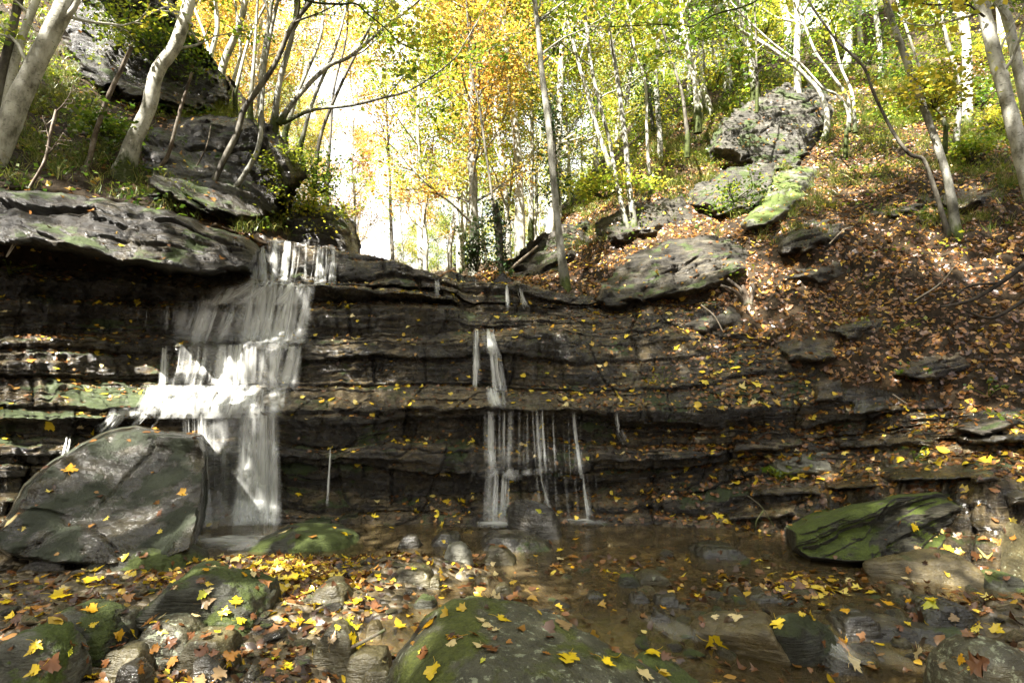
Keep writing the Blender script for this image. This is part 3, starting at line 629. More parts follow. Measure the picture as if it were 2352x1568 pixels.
add_rock('boulder', 'lichen spotted boulder in the lower right corner', 'boulder',
    PZ([(2118,1530,-.02),(2150,1470,.1),(2210,1447,.17),(2330,1475,.17),(2400,1540,.1),(2400,1640,-.15),(2120,1600,-.15),(2250,1520,.12)]) + [np.array([x, y, -.4]) for x, y in ((2.0, 2.6), (3.0, 2.6), (2.2, 3.3), (3.2, 3.2))], M['lichen_rock'], sub=6, rough=.03, seed=40, p=14, dents=.06)
_d = depth_on
patch_rock('long wedge shaped boulder streaked with green moss beside the pool', [(1816,1216,_d(1216,.17)),(1880,1190,_d(1190,.28)),(1960,1166,_d(1166,.37)),(2060,1142,_d(1142,.46)),(2150,1131,_d(1131,.5)),(2215,1142,_d(1142,.46)),(2256,1172,_d(1172,.36)),(2266,1210,_d(1210,.2)),(2235,1250,_d(1250,.05)),(2150,1280,_d(1280,-.02)),(2000,1294,_d(1294,-.04)),(1860,1292,_d(1292,-.04)),(1822,1262,_d(1262,.03))], .2, 34, mat='wedge', th=.13, amp=.13, bedn=(-.38, -.45, 1), sink=.7, hits=False, over=.6, wtop=26, wbot=10, ragged=3, step=1.9, name='boulder', cat='boulder', crack=.04)
# boulders given by the box they show
def box_rock(x0, y0, x1, y1, z0, label, mat, roll=0., name='stone', cat='stone', p=12, rough=.05, deep=.8, sub=5, seed=0, group=None, flat=.0, strata=0):
    d = float(np.clip(depth_on(y1, z0), 1.5, 6.6)); w = (x1 - x0) / FD * d; hh = max(.03, (y1 - y0) / FD * d * .85)
    hz = hh * (1.0 - .25 * min(1, deep)) * (.85 if x1 - x0 > 1.9 * (y1 - y0) else 1.)
    c = P((x0 + x1) / 2, y1, d); dp = max(.5 * w * deep, .05)
    r = np.random.default_rng(seed + 500)
    pts = []
    for sx in (-1, -.4, .4, 1):
        for sy in (-1, 0, 1):
            for sz in (0, .55, 1):
                k = 1 - .35 * sz * r.random() - .12 * abs(sy)
                pts.append([sx * w / 2 * k * (1 if sz < 1 else .8), sy * dp * (.9 + .3 * r.random()) * (1 - .3 * sz), -.12 + sz * (hz + .12) * (1 - .3 * r.random() * (abs(sx) > .5))])
    pts = np.array(pts); ca, sa = math.cos(R(roll)), math.sin(R(roll))
    X = pts[:, 0] * ca - pts[:, 2] * sa; Z = pts[:, 0] * sa + pts[:, 2] * ca; pts[:, 0] = X; pts[:, 2] = Z
    pts += np.array([c[0], d + dp, z0])
    add_rock(name, label, cat, pts, M[mat], group, facets=14, sub=sub, rough=rough, seed=seed, p=p, strata=strata, th=.05)
BOX = [
 (150,1252,410,1318,.02,'dark mossy rock crouching in front of the huge slab boulder','moss_rock',3), (0,1242,99,1285,.02,'low mossy rock at the left edge under the huge slab boulder','moss_rock',0),
 (0,1278,164,1318,0,'flat wet blue grey stone at the left edge','dark_rock',0), (290,1305,595,1435,.02,'long moss streaked rock sloping down to the right in the left foreground','moss_rock',-14),
 (10,1396,240,1480,.02,'mossy ridge backed rock behind the bottom left block','moss_rock',-8), (-80,1440,120,1562,0,'flat topped block with bright moss on its side in the bottom left corner','green_rock',0),
 (278,1420,425,1482,.02,'oval flat grey green stone with lichen among leaves','lichen_rock',8), (692,1329,803,1402,-.02,'squarish grey stone standing in the shallow water left of centre','grey_rock',0),
 (707,1433,812,1503,-.03,'rounded olive stone beside the foreground boulder','grey_rock',0), (427,1500,509,1557,-.05,'smooth egg shaped dark stone at the bottom','dark_rock',10),
 (509,1500,540,1536,-.05,'small smooth stone touching the egg shaped stone','grey_rock',0), (547,1536,591,1562,-.06,'small dark pebble in the water at the bottom','dark_rock',0),
 (246,1520,325,1568,-.03,'jagged black rock at the bottom left','dark_rock',0), (219,1485,325,1514,0,'flat grey stone half buried in leaves at the bottom left','grey_rock',0),
 (113,1389,239,1434,.02,'flat dark grey stone behind the mossy ridge backed rock','dark_rock',0), (246,1399,304,1441,.02,'small lichen grey stone between the oval stone and the long rock','lichen_rock',0),
 (372,1461,520,1503,-.02,'broad flat wet stone in the left foreground','grey_rock',0), (540,1295,581,1315,.03,'small round stone on the yellow leaf bar','grey_rock',0),
 (520,1222,812,1262,.0,'long low log shaped rock lying in the pool below the waterfall','moss_rock',0), (1083,1228,1281,1264,-.01,'flat blue black slab in front of the angular boulder','dark_rock',-2),
 (1011,1234,1090,1308,0,'pale upright stone in the middle of the stream','pale_rock',0), (1107,1249,1186,1291,0,'round grey stone right of the pale upright stone','grey_rock',0),
 (885,1295,1000,1347,0,'wedge shaped grey green stone left of the pale upright stone','grey_rock',0), (984,1319,1011,1349,-.01,'small round stone beside the wedge shaped stone','grey_rock',0),
 (909,1222,967,1247,.02,'dark round stone at the far side of the gravel','dark_rock',0), (984,1218,1059,1243,.02,'dark flat stone behind the pale upright stone','dark_rock',0),
 (775,1292,823,1315,.02,'wet dark stone on the gravel left of centre','dark_rock',0), (1421,1314,1478,1352,-.03,'green grey block with a leaf on it in the shallow pool','moss_rock',0),
 (1462,1309,1558,1347,-.03,'wedge stone behind the green grey block in the pool','grey_rock',-6), (1336,1358,1404,1387,-.05,'small triangular stone under a pile of leaves in the stream','dark_rock',0),
 (1445,1358,1503,1397,-.05,'black block left in the row across the stream','dark_rock',0), (1506,1362,1580,1407,-.05,'black block right in the row across the stream','dark_rock',0),
 (1493,1396,1545,1445,-.08,'dark wet stone in the small rapid','dark_rock',0), (939,1368,1008,1397,-.02,'dark mossy stone behind the foreground boulder','moss_rock',0),
 (833,1423,878,1445,-.03,'small tan stone left of the foreground boulder','tan_rock',0), (785,1495,888,1531,-.05,'flat olive stone left of the foreground boulder base','grey_rock',0),
 (826,1530,900,1568,-.07,'angular grey stone at the bottom beside the foreground boulder','grey_rock',0), (1604,1251,1754,1284,-.02,'dark slab standing out of the middle of the pool','dark_rock',-4),
 (1661,1340,1716,1373,-.03,'small rounded stone by the leaf dam','grey_rock',0), (1712,1362,1846,1399,-.05,'flat dark stone below the leaf dam','dark_rock',0),
 (1548,1386,1606,1411,-.05,'black shiny stone left of the tan boulder','dark_rock',0), (1934,1403,2054,1469,-.08,'dark angular stone beside the small rapid','dark_rock',0),
 (2132,1372,2294,1448,-.06,'large dark wedge stone right of the rapid','dark_rock',-10), (1968,1446,2352,1488,-.1,'long black ledge of rock behind the lichen spotted boulder','dark_rock',-2),
 (2006,1387,2047,1405,-.05,'small black stone on the right gravel','dark_rock',0), (2054,1343,2108,1369,-.02,'rounded stone with a curled leaf on the right','grey_rock',0),
 (1900,1512,2016,1552,-.13,'round wet stone under the little cascade at lower right','dark_rock',0), (2286,1312,2400,1359,-.02,'mossy stone at the right edge under the leaning slab','moss_rock',0),
 (2060,1466,2110,1490,-.1,'grey stone between the ledge and the rapid','grey_rock',0), (2000,1420,2085,1442,-.07,'flat grey stone behind the dark angular stone','grey_rock',0),
 (1083,1320,1130,1342,-.02,'pale tan pebble in front of the round grey stone','tan_rock',0), (1130,1338,1180,1362,-.02,'brown grey stone on the central gravel','grey_rock',0),
]
for i, (x0, y0, x1, y1, z0, lb, mt, roll) in enumerate(BOX):
    big = (x1 - x0) > 150
    box_rock(x0, y0, x1, y1, z0, lb, mt, roll, name='boulder' if big else 'stone', cat='boulder' if big else 'stone', sub=6 if big else 5, seed=i, p=18 + (i * 7) % 16, deep=.7 if big else .85, strata=.06 if mt in ('moss_rock', 'dark_rock') else 0)
# pebbles: copies of a dozen shapes
pebs = []
for i in range(12):
    r = np.random.default_rng(900 + i); q = r.normal(size=(14, 3)); q = norm(q) * [1, .8, .5] * (.75 + .25 * r.random((14, 1)))
    Vp, Fp = hull_rock(q, sub=4, p=8 + i, rough=.06, seed=i)
    pebs.append((mesh('pebble', Vp, Fp, M[['grey_rock', 'dark_rock', 'dark_rock', 'tan_rock', 'grey_rock', 'moss_rock'][i % 6]]), Vp, Fp))
PEBL = [('grey pebble lying among leaves on the left gravel bar', 'dark wet pebble lying among leaves on the left gravel bar'), ('grey pebble in the shallow water in mid stream', 'dark wet pebble in the shallow water in mid stream'), ('grey pebble between the stones on the right of the stream', 'dark wet pebble between the stones on the right of the stream')]
n = 0
while n < 300:
    X = rng.uniform(-20, 2372); Y = 1275 + 300 * rng.random() ** .9
    if 460 < X < 1000 and Y < 1290 or (1290 < X < 1830 and Y < 1330): continue
    hh = hit(X, Y, (bed_bvh,))
    if not hh: continue
    i = int(rng.integers(12)); s = float(.02 + .055 * rng.random() ** 2) * (1.2 if n < 60 else 1)
    if X > 1250 or n > 240: s *= 1.45
    o = link('pebble', pebs[i][0], None, (hh[0].x, hh[0].y, max(hh[0].z + s * .15, float(zW(np.float64(hh[0].y))) - s * .12 if X > 1250 else -9)))
    o.scale = (s * float(rng.uniform(.8, 1.4)), s, s * float(rng.uniform(.6, 1))); o.rotation_euler = (float(rng.normal() * .2), float(rng.normal() * .2), float(rng.uniform(0, 6.28)))
    g = 0 if X < 800 else 1 if X < 1500 else 2
    tag(o, PEBL[g][1 if i % 6 in (1, 2) else 0], 'pebble', 'pebbles of the stream bed'); n += 1
    if s > .04: ROCKV.append((pebs[i][1] * s + np.array(o.location), pebs[i][2]))
RV, RF = join(ROCKV)
rock_bvh = BVHTree.FromPolygons(RV.tolist(), RF.tolist())

# ------------------------------------------------------------------ falling water
def veil(rows, dens, parent, name='water_veil', slack=.02):
    rows = np.array(rows, float); L = rows[-1, 0] - rows[0, 0]
    n = max(6, int(L / 3.5)); ys = np.linspace(rows[0, 0], rows[-1, 0], n)
    xl = np.interp(ys, rows[:, 0], rows[:, 1]); xr = np.interp(ys, rows[:, 0], rows[:, 2])
    m = max(4, int((xr - xl).max() / 4)); s = np.linspace(0, 1, m)
    Xg = xl[:, None] * (1 - s) + xr[:, None] * s; Yg = ys[:, None] + 0 * Xg
    dep = np.zeros_like(Xg)
    for j in range(n):
        for i in range(m):
            r = hit(Xg[j, i], Yg[j, i], (cliff_bvh,)); dep[j, i] = r[0].y if r else np.nan
    for i in range(m):
        c = dep[:, i]; ok = ~np.isnan(c)
        c = np.interp(np.arange(n), np.arange(n)[ok], c[ok]) if ok.any() else np.full(n, 7.)
        dep[:, i] = np.minimum.accumulate(c)
    k = np.array([1, 2, 3, 2, 1.]) / 9
    lo = dep.copy()
    for q in range(3):
        pad = np.pad(lo, ((2, 2), (0, 0)), mode='edge'); lo = sum(k[a] * pad[a:a + n] for a in range(5))
        pad = np.pad(lo, ((0, 0), (2, 2)), mode='edge'); lo = sum(k[a] * pad[:, a:a + m] for a in range(5))
    dep = np.minimum(lo, dep + .01) - slack
    Vv = P(Xg, Yg, dep)
    edge = np.minimum(s, 1 - s) * (xr - xl).max() / 1306 * 7
    e = sstep(0, min(.26, .2 * (xr - xl).max() / 1306 * 7 + .02), edge)[None, :] * np.ones((n, 1)) if m > 6 else np.ones((n, m)) * .9
    endf = np.ones(n); endf[-max(2, n // 5):] = np.linspace(1, .1, max(2, n // 5))
    endf[:2] = .5
    uv = np.stack([.5 * Xg / 1306 * 7 + .5 * (s * (xr - xl).max() / 1306 * 7)[None], -Vv[..., 2] - Vv[..., 1] * .7, 0 * Xg + float(rng.uniform(0, 30))], -1)
    dn = np.interp(ys, np.linspace(ys[0], ys[-1], len(np.atleast_1d(dens))), np.atleast_1d(dens))
    return obj(name, Vv.reshape(-1, 3), gridF(n, m), M['veil'], parent, attrs={'uvw': ('POINT', uv.reshape(-1, 3)), 'dens': ('POINT', (e * endf[:, None] * dn[:, None]).reshape(-1))})
def strands(lip, base, n, parent, w=(5, 20), al=(.35, .95), drift=.03, fade=.3, seed=0, clusters=7, name='water_veil', prof=(.55, 1, .9, .7)):
    """separate threads of water from a lip to the ledge below, one mesh"""
    r = np.random.default_rng(700 + seed); lip = np.array(lip, float); base = np.array(base, float)
    tl_, tb_ = np.linspace(0, 1, len(lip)), np.linspace(0, 1, len(base)); cl = r.random(clusters)
    Vs, Fs, Ds, Us, off = [], [], [], [], 0
    n = int(n * (1.7 if parent.name == 'waterfall' else 1.2))
    for k in range(n):
        s0 = r.random() if r.random() < .35 else cl[r.integers(clusters)] + r.normal() * .035
        s0 = float(np.clip(s0, 0.01, .99)); s1 = float(np.clip(s0 + r.normal() * drift, 0, 1))
        xa, ya = np.interp(s0, tl_, lip[:, 0]), np.interp(s0, tl_, lip[:, 1]); xb, yb = np.interp(s1, tb_, base[:, 0]), np.interp(s1, tb_, base[:, 1])
        env = min(1., .25 + 2.6 * min(s0, 1 - s0)) * (.75 + .5 * pn(np.array([s0 * 5 + seed * 1.7, seed * 2.3, .5])))
        ya += r.uniform(-2, 2) + (7 * r.random() ** 3); yb += r.uniform(-6, 12)
        m = max(6, int((yb - ya) / 6)); t = np.linspace(0, 1, m)
        X = xa + (xb - xa) * t ** 1.4 + pn(np.stack([t * 3 + k, t * 0 + seed, t * 0], -1)) * 3 * t; Y = ya + (yb - ya) * t
        d = []
        for q in range(m):
            hh = hit(X[q], Y[q], (cliff_bvh,)); d.append(hh[0].y if hh else np.nan)
        d = np.array(d); ok = ~np.isnan(d)
        if not ok.any(): continue
        d = np.minimum.accumulate(np.interp(np.arange(m), np.arange(m)[ok], d[ok])); pad = np.pad(d, 2, mode='edge'); d = np.minimum(d, sum(pad[a:a + m] for a in range(5)) / 5) - .018 - .02 * r.random()
        ww = r.uniform(*w) * (r.random() ** .9 * 1.1 + .15) * (.7 + .9 * t ** .8); c = np.linspace(-1, 1, 5)
        Vq = P(X[:, None] + c * ww[:, None] / 2, Y[:, None] + 0 * c, d[:, None] + .012 * c ** 2)
        a = float(np.clip(r.uniform(*al) * 1.5 * env, .05, 1)) * np.interp(t, np.linspace(0, 1, len(prof)), prof) * np.where(t > 1 - fade, np.interp(t, [1 - fade, 1], [1, .35]), 1)
        Vs.append(Vq.reshape(-1, 3)); Fs.append(gridF(m, 5) + off); off += m * 5
        Ds.append((a[:, None] * (1 - c ** 2) ** .8).reshape(-1)); Us.append(np.stack([c * .03 + k * 1.7 + 0 * t[:, None], t[:, None] * (yb - ya) / 190 + 0 * c, 0 * Vq[..., 0] + seed], -1).reshape(-1, 3))
    return obj(name, np.concatenate(Vs), np.concatenate(Fs), M['veil'], parent, attrs={'uvw': ('POINT', np.concatenate(Us)), 'dens': ('POINT', np.concatenate(Ds))})
wf = thing('waterfall', 'broad white main waterfall tumbling over the left ledges', 'waterfall', P(560, 1235, 6.3))
strands([(570,536),(604,541)], [(566,644),(612,644)], 16, wf, (6, 18), (.5, .95), seed=1, clusters=4)
strands([(621,548),(692,557)], [(618,644),(676,646)], 18, wf, (5, 18), (.4, .9), seed=2, clusters=5)
strands([(698,558),(782,570)], [(694,646),(774,650)], 9, wf, (3, 11), (.3, .8), seed=3, clusters=4)
strands([(560,642),(640,646),(724,652)], [(430,700),(600,694),(716,706)], 34, wf, (6, 22), (.3, .75), seed=4)
strands([(556,650),(722,654)], [(540,790),(694,790)], 26, wf, (6, 20), (.35, .85), seed=5)
strands([(424,690),(540,692)], [(400,784),(510,778)], 24, wf, (8, 26), (.5, .95), seed=6, clusters=5)
strands([(540,694),(716,704)], [(520,788),(694,792)], 26, wf, (6, 20), (.4, .85), seed=7)
strands([(366,800),(384,796)], [(360,882),(380,882)], 5, wf, (6, 12), (.5, .9), seed=8, clusters=2)
strands([(392,792),(520,798)], [(376,880),(506,884)], 14, wf, (4, 12), (.25, .65), seed=9)
strands([(500,790),(690,796)], [(500,884),(672,884)], 44, wf, (6, 22), (.4, .9), seed=10)
strands([(330,884),(500,886),(662,884)], [(306,946),(480,950),(656,952)], 56, wf, (8, 26), (.35, .85), seed=11, clusters=10)
strands([(242,952),(378,948)], [(210,985),(345,985)], 16, wf, (5, 14), (.3, .7), seed=12)
strands([(420,952),(534,952)], [(445,1242),(530,1242)], 15, wf, (5, 16), (.2, .6), seed=13, fade=.6)
strands([(550,952),(644,952)], [(530,1242),(650,1240)], 34, wf, (6, 22), (.4, .9), seed=14)
strands([(552,1010),(640,1010)], [(530,1240),(640,1240)], 22, wf, (8, 24), (.45, .9), seed=15, prof=(.2, 1, 1, .8))
for rows, dn in (([(655,500,715),(700,430,712)], .3), ([(690,425,705),(790,395,690)], .22), ([(790,400,690),(885,365,670)], .2), ([(884,335,665),(950,310,655)], .35), ([(936,250,650),(962,235,645)], .4), ([(955,425,640),(1238,455,645)], .18)):
    veil(rows, dn * 1.35, wf)
lc = thing('waterfall', 'fringe of short drips off the mossy ledge left of the main waterfall', 'waterfall', P(370, 750, 7.5))
strands([(290,702),(428,700)], [(286,742),(424,752)], 26, lc, (2, 6), (.15, .55), seed=16, drift=.005, fade=.6)
rc = thing('waterfall', 'narrow stepped cascade right of centre ending beside the angular boulder', 'waterfall', P(1140, 1200, 6.35))
strands([(1086,757),(1106,757)], [(1084,888),(1104,890)], 7, rc, (4, 12), (.4, .85), seed=17, clusters=3)
strands([(1110,756),(1136,756)], [(1112,812),(1150,812)], 12, rc, (5, 14), (.4, .9), seed=18, clusters=3)
strands([(1112,808),(1152,808)], [(1118,892),(1166,892)], 16, rc, (4, 12), (.4, .9), seed=19, clusters=4)
strands([(1116,888),(1166,890)], [(1128,928),(1166,930)], 12, rc, (8, 20), (.3, .7), seed=20, clusters=4)
strands([(1113,945),(1176,944)], [(1118,1078),(1172,1078)], 22, rc, (4, 12), (.4, .9), seed=21, drift=.015)
strands([(1112,1078),(1176,1078)], [(1106,1204),(1172,1204)], 18, rc, (6, 18), (.25, .6), seed=22, fade=.6)
strands([(1085,1076),(1290,1074)], [(1080,1092),(1288,1092)], 22, rc, (10, 26), (.2, .45), seed=23)
strands([(1178,944),(1350,946)], [(1176,1082),(1360,1090)], 16, rc, (2, 6), (.12, .4), seed=24, drift=.01, clusters=9)
strands([(1180,1086),(1370,1090)], [(1180,1190),(1380,1186)], 14, rc, (4, 12), (.08, .25), seed=25)
TR = [('thin water thread falling from the lower lip, nearest right of the stepped cascade', [(942,1221,1235),(1080,1230,1243),(1190,1238,1275)]), ('second water thread right of the stepped cascade, falling from the lower lip', [(940,1240,1252),(1080,1250,1259)]),
      ('longer water thread hitting the sloping rock right of the angular boulder', [(946,1312,1330),(1090,1332,1346),(1188,1322,1378)]), ('short water thread bending right at the right end of the lower lip', [(950,1410,1426),(985,1414,1432),(1010,1428,1446)]),
      ('single water thread where the fall rim dips at the middle', [(640,1000,1010),(672,1004,1011)]), ('faint water thread on the low upper rim right of the dip', [(655,1158,1180),(702,1160,1184)]), ('short slanting water thread at the right end of the upper rim', [(664,1188,1200),(702,1200,1212)]),
      ('faint water thread under the lower ledge right of the main waterfall', [(1025,742,768),(1160,738,760)]), ('thin water thread at the far left beside the huge slab boulder', [(1000,150,172),(1040,140,165)])]
for lb, rows in TR:
    t_ = thing('waterfall', lb, 'waterfall', P((rows[-1][1] + rows[-1][2]) / 2, rows[-1][0], 7))
    for a_, b_ in zip(rows[:-1], rows[1:]):
        strands([(a_[1], a_[0]), (a_[2], a_[0])], [(b_[1], b_[0]), (b_[2], b_[0])], 7, t_, (2, 8), (.25, .75), seed=int(a_[1]), clusters=1, fade=.3)
fo = thing('foam', 'white churned water at the foot of the main waterfall', 'foam', P(540, 1245, 6.2))
def foam(X0, X1, Y, parent, dens, hw=7):
    d = depth_on(Y, 0.02); n, m = 30, 9; q = np.linspace(-1, 1, m); xs_ = np.linspace(X0, X1, n)[:, None]
    Vv = P(xs_ + 0 * q, Y + 0 * xs_ + 0 * q, d); Vv[..., 1] += q * hw * .03; Vv[..., 2] = .012 + .05 * (1 - q ** 2) * (.5 + .5 * pn(np.stack([Vv[..., 0] * 6, q * 1.5 + 0 * xs_, 0 * Vv[..., 0] + X0], -1)))
    e = (sstep(1, .1, np.abs(q))[None] * np.sin(np.pi * np.linspace(.02, .98, n))[:, None] ** .7) * dens
    uv = np.stack([Vv[..., 0] * .25, Vv[..., 1] * 6, 0 * Vv[..., 0] + X0], -1)
    obj('foam_patch', Vv.reshape(-1, 3), gridF(n, m), M['veil'], parent, attrs={'uvw': ('POINT', uv.reshape(-1, 3)), 'dens': ('POINT', e.reshape(-1))})
foam(445, 655, 1238, fo, .8); foam(470, 600, 1250, fo, .5)
f2 = thing('foam', 'white splash at the foot of the narrow cascade beside the angular boulder', 'foam', P(1140, 1205, 6.2)); foam(1095, 1190, 1203, f2, .7)
f3 = thing('foam', 'white splash at the rock foot right of the angular boulder', 'foam', P(1350, 1195, 6.2)); foam(1290, 1385, 1196, f3, .55)
rp = thing('rapid', 'small white rapid between the shaggy rock and dark stones at lower right', 'rapid', (1.85, 3.2, -.1))
def rapid(rows, dens, parent):
    rows = np.array(rows, float)   # X, Y, depth, halfwidth px
    n = 26; s = np.linspace(0, 1, n); tt = np.linspace(0, 1, len(rows))
    C_ = np.stack([np.interp(s, tt, rows[:, k]) for k in range(4)], -1); m = 12; q = np.linspace(-1, 1, m)
    Vv = P(C_[:, :1] + q * C_[:, 3:4], C_[:, 1:2] + 0 * q, C_[:, 2:3] + .03 * q ** 2)
    Vv[..., 2] += .012 * np.sin(q * 7 + 3) + .01
    e = sstep(1, .5, np.abs(q))[None] * (np.sin(np.pi * (s * .9 + .05)) ** .6)[:, None] * dens
    uv = np.stack([0 * C_[:, :1] + q * .4 * C_[:, 3:4] / 30, s[:, None] * .5 + 0 * q, 0 * Vv[..., 0] + float(rng.uniform(0, 9))], -1)
    obj('water_veil', Vv.reshape(-1, 3), gridF(n, m), M['veil'], parent, attrs={'uvw': ('POINT', uv.reshape(-1, 3)), 'dens': ('POINT', e.reshape(-1))})
rapid([(1880,1450,3.55,22),(1905,1475,3.35,32),(1935,1505,3.15,36),(1990,1530,3.0,36)], .38, rp); rapid([(1960,1480,3.3,40),(2030,1510,3.1,45),(2095,1540,2.95,40)], .1, rp)
rp2 = thing('rapid', 'swirl of white water left of the tan boulder', 'rapid', (1.15, 3.3, -.08))
rapid([(1500,1420,3.5,40),(1545,1445,3.35,50),(1590,1475,3.2,50)], .16, rp2)

# ------------------------------------------------------------------ trees
def crom(pts, n):
    p = np.asarray(pts, float); q = np.concatenate([[2 * p[0] - p[1]], p, [2 * p[-1] - p[-2]]])
    s = np.linspace(0, len(p) - 1 - 1e-6, n); i = s.astype(int); f = (s - i)[:, None]
    a, b, c, d = q[i], q[i + 1], q[i + 2], q[i + 3]
    return .5 * (2 * b + (c - a) * f + (2 * a - 5 * b + 4 * c - d) * f ** 2 + (3 * b - a - 3 * c + d) * f ** 3)
def tube(path, rad, k=8, bumpy=0.):
    path = np.asarray(path, float); n = len(path)
    T = norm(np.gradient(path, axis=0)); ref = np.array([0, 0, 1.]) if abs(T[:, 2]).mean() < .8 else np.array([1., 0, 0])
    A = norm(np.cross(T, ref)); B = np.cross(T, A)
    an = np.linspace(0, 2 * np.pi, k, endpoint=False)
    rr = np.broadcast_to(np.asarray(rad, float).reshape(-1, 1), (n, k)).copy()
    V = path[:, None] + rr[..., None] * (np.cos(an)[None, :, None] * A[:, None] + np.sin(an)[None, :, None] * B[:, None])
    if bumpy:
        nn = fbm(V * 5, 3) * bumpy + fbm(V * 1.7, 2) * bumpy * .8
        V = path[:, None] + (V - path[:, None]) * (1 + nn)[..., None]
    i = np.arange(n * k).reshape(n, k); j = np.roll(i, -1, 1)
    F = np.stack([i[:-1], j[:-1], j[1:], i[1:]], -1).reshape(-1, 4)
    return V.reshape(-1, 3), F
def branchset(path, rad, r, t0=.3, nb=26, blen=2.6, sub=5, leaves=26, ang=(35, 70), spread=.22, up=.25, taper=True, wood=True):
    """limbs and twigs of a trunk; returns tubes and leaf positions"""
    tubes, L = [], []
    path = np.asarray(path); n = len(path)
    for b in range(nb):
        t = t0 + (1 - t0) * (b + r.random()) / nb; i = min(n - 2, int(t * (n - 1)))
        o = path[i]; T = norm(path[i + 1] - path[i])
        az = r.uniform(0, 2 * np.pi); aa = R(r.uniform(*ang))
        s1 = norm(np.cross(T, [math.cos(az), math.sin(az), .01])); d = norm(T * math.cos(aa) + s1 * math.sin(aa))
        ln = blen * (1.15 - .7 * t if taper else 1) * r.uniform(.6, 1.25)
        m = 7; q = [o]
        for k in range(m):
            d = norm(d + r.normal(size=3) * .13 + np.array([0, 0, up * .25])); q.append(q[-1] + d * ln / m)
        q = np.array(q); br = min(rad[i] * .5, .012 + .009 * ln)
        if wood: tubes.append(tube(q, np.linspace(br, .003, m + 1), 5))
        for k in range(sub):
            f = r.uniform(.25, 1); j = min(m - 1, int(f * m)); o2 = q[j] + (q[j + 1] - q[j]) * r.random()
            d2 = norm(norm(q[j + 1] - q[j]) + r.normal(size=3) * np.array([.8, .8, .35])); l2 = ln * .42 * r.uniform(.5, 1.2)
            q2 = np.array([o2, o2 + d2 * l2 * .5 + r.normal(size=3) * .03, o2 + d2 * l2 + np.array([0, 0, -.05 * l2])])
            if wood: tubes.append(tube(q2, [br * .4 + .002, br * .25 + .002, .002], 4))
            nl = int(leaves * r.uniform(.5, 1.4)); u_ = r.random((nl, 1)) ** .8
            L.append(o2 + (q2[2] - o2) * u_ + r.normal(size=(nl, 3)) * np.array([spread, spread, spread * .45]) * (.4 + u_))
    return tubes, (np.concatenate(L) if L else np.zeros((0, 3)))
def leafquads(pos, size, r, flat=.55):
    n = len(pos); nr = norm(r.normal(size=(n, 3)) * flat + np.array([0, -.1, 1.])); t = norm(np.cross(nr, r.normal(size=(n, 3)))); b = np.cross(nr, t)
    s = (size * r.uniform(.6, 1.3, n))[:, None]
    V = np.stack([pos - b * s * .5, pos + t * s * .33 + nr * s * .06, pos + b * s * .5, pos - t * s * .33 + nr * s * .06], 1).reshape(-1, 3)
    return V, np.arange(4 * n).reshape(n, 4)
def rnd_for(pos, r, sc=.6, w=.35):
    return np.clip(.5 + w * pn(pos * sc + 3) * 1.6 + .22 * r.normal(size=len(pos)), 0, 1)
def foliage(name, pos, size, mat, parent, r, bias=0.):
    if not len(pos): return
    V, F = leafquads(pos, size, r)
    return obj(name, V, F, mat, parent, attrs={'rnd': ('FACE', np.clip(rnd_for(pos, r) + bias, 0, 1))}, smooth=False)

# generic forest trees (a few forms, copied)
FOR = []
for i in range(9):
    r = np.random.default_rng(40 + i); H = r.uniform(13, 19); lean = r.normal(size=2) * .05
    z = np.linspace(0, H, 26); bx = np.cumsum(r.normal(size=26)) * .05; by = np.cumsum(r.normal(size=26)) * .05
    path = np.stack([z * lean[0] + bx - bx[0], z * lean[1] + by - by[0], z], -1)
    rad = .11 * (1 - .85 * (z / H)) ** .9 * r.uniform(.6, 1.3); rad[0] *= 1.35
    tb, L = branchset(path, rad, r, t0=r.uniform(.1, .28), nb=38, blen=H * .19, sub=6, leaves=72, spread=.3)
    tv = join([tube(path, rad, 9, .05)] + tb); lv = leafquads(L, .095, r)
    FOR.append((tv, lv, np.clip(rnd_for(L, r), 0, 1)))
FM = []
for i, (tv, lv, rn) in enumerate(FOR):
    wood = mesh('trunk', tv[0], tv[1], M[('bark_pale', 'bark_grey', 'bark_pale')[i % 3]])
    for nm in ('leaf_or', 'leaf_yg', 'leaf_gr'):
        FM.append((wood, mesh('crown', lv[0], lv[1], M[nm], {'rnd': ('FACE', rn)}, False), nm))
SHD = []
for i in range(3):
    r = np.random.default_rng(140 + i); H = 16.5; z = np.linspace(0, H, 26); path = np.stack([np.cumsum(r.normal(size=26)) * .05, np.cumsum(r.normal(size=26)) * .05, z], -1); path -= path[0]
    rad = .16 * (1 - .85 * (z / H)) ** .9
    tb, L = branchset(path, rad, r, t0=.40, nb=36, blen=H * .2, sub=6, leaves=30, spread=.28); tv = join([tube(path, rad, 9, .05)] + tb); lv = leafquads(L, .14, r)
    SHD.append((mesh('trunk', tv[0], tv[1], M['bark_pale']), mesh('crown', lv[0], lv[1], M['leaf_yg'], {'rnd': ('FACE', rnd_for(L, r))}, False), 'shade'))
FM += SHD
LBL = {'shade': 'tall yellow green leaved beech', 'leaf_or': 'orange leaved beech', 'leaf_yg': 'yellow green leaved beech', 'leaf_gr': 'still green leaved tree'}
def forest(x, y, z, kind, where, group, s=1.):
    opts = [f for f in FM if f[2] == kind]; w, c, _ = opts[int(rng.integers(len(opts)))]
    t_ = thing('forest_tree', f'{LBL[kind]} {where}', 'tree', (x, y, z), group)
    t_.rotation_euler = (0, 0, float(rng.uniform(0, 6.28))); t_.scale = (s,) * 3
    link('trunk', w, t_); link('crown', c, t_); return t_
n = 0; placed = []
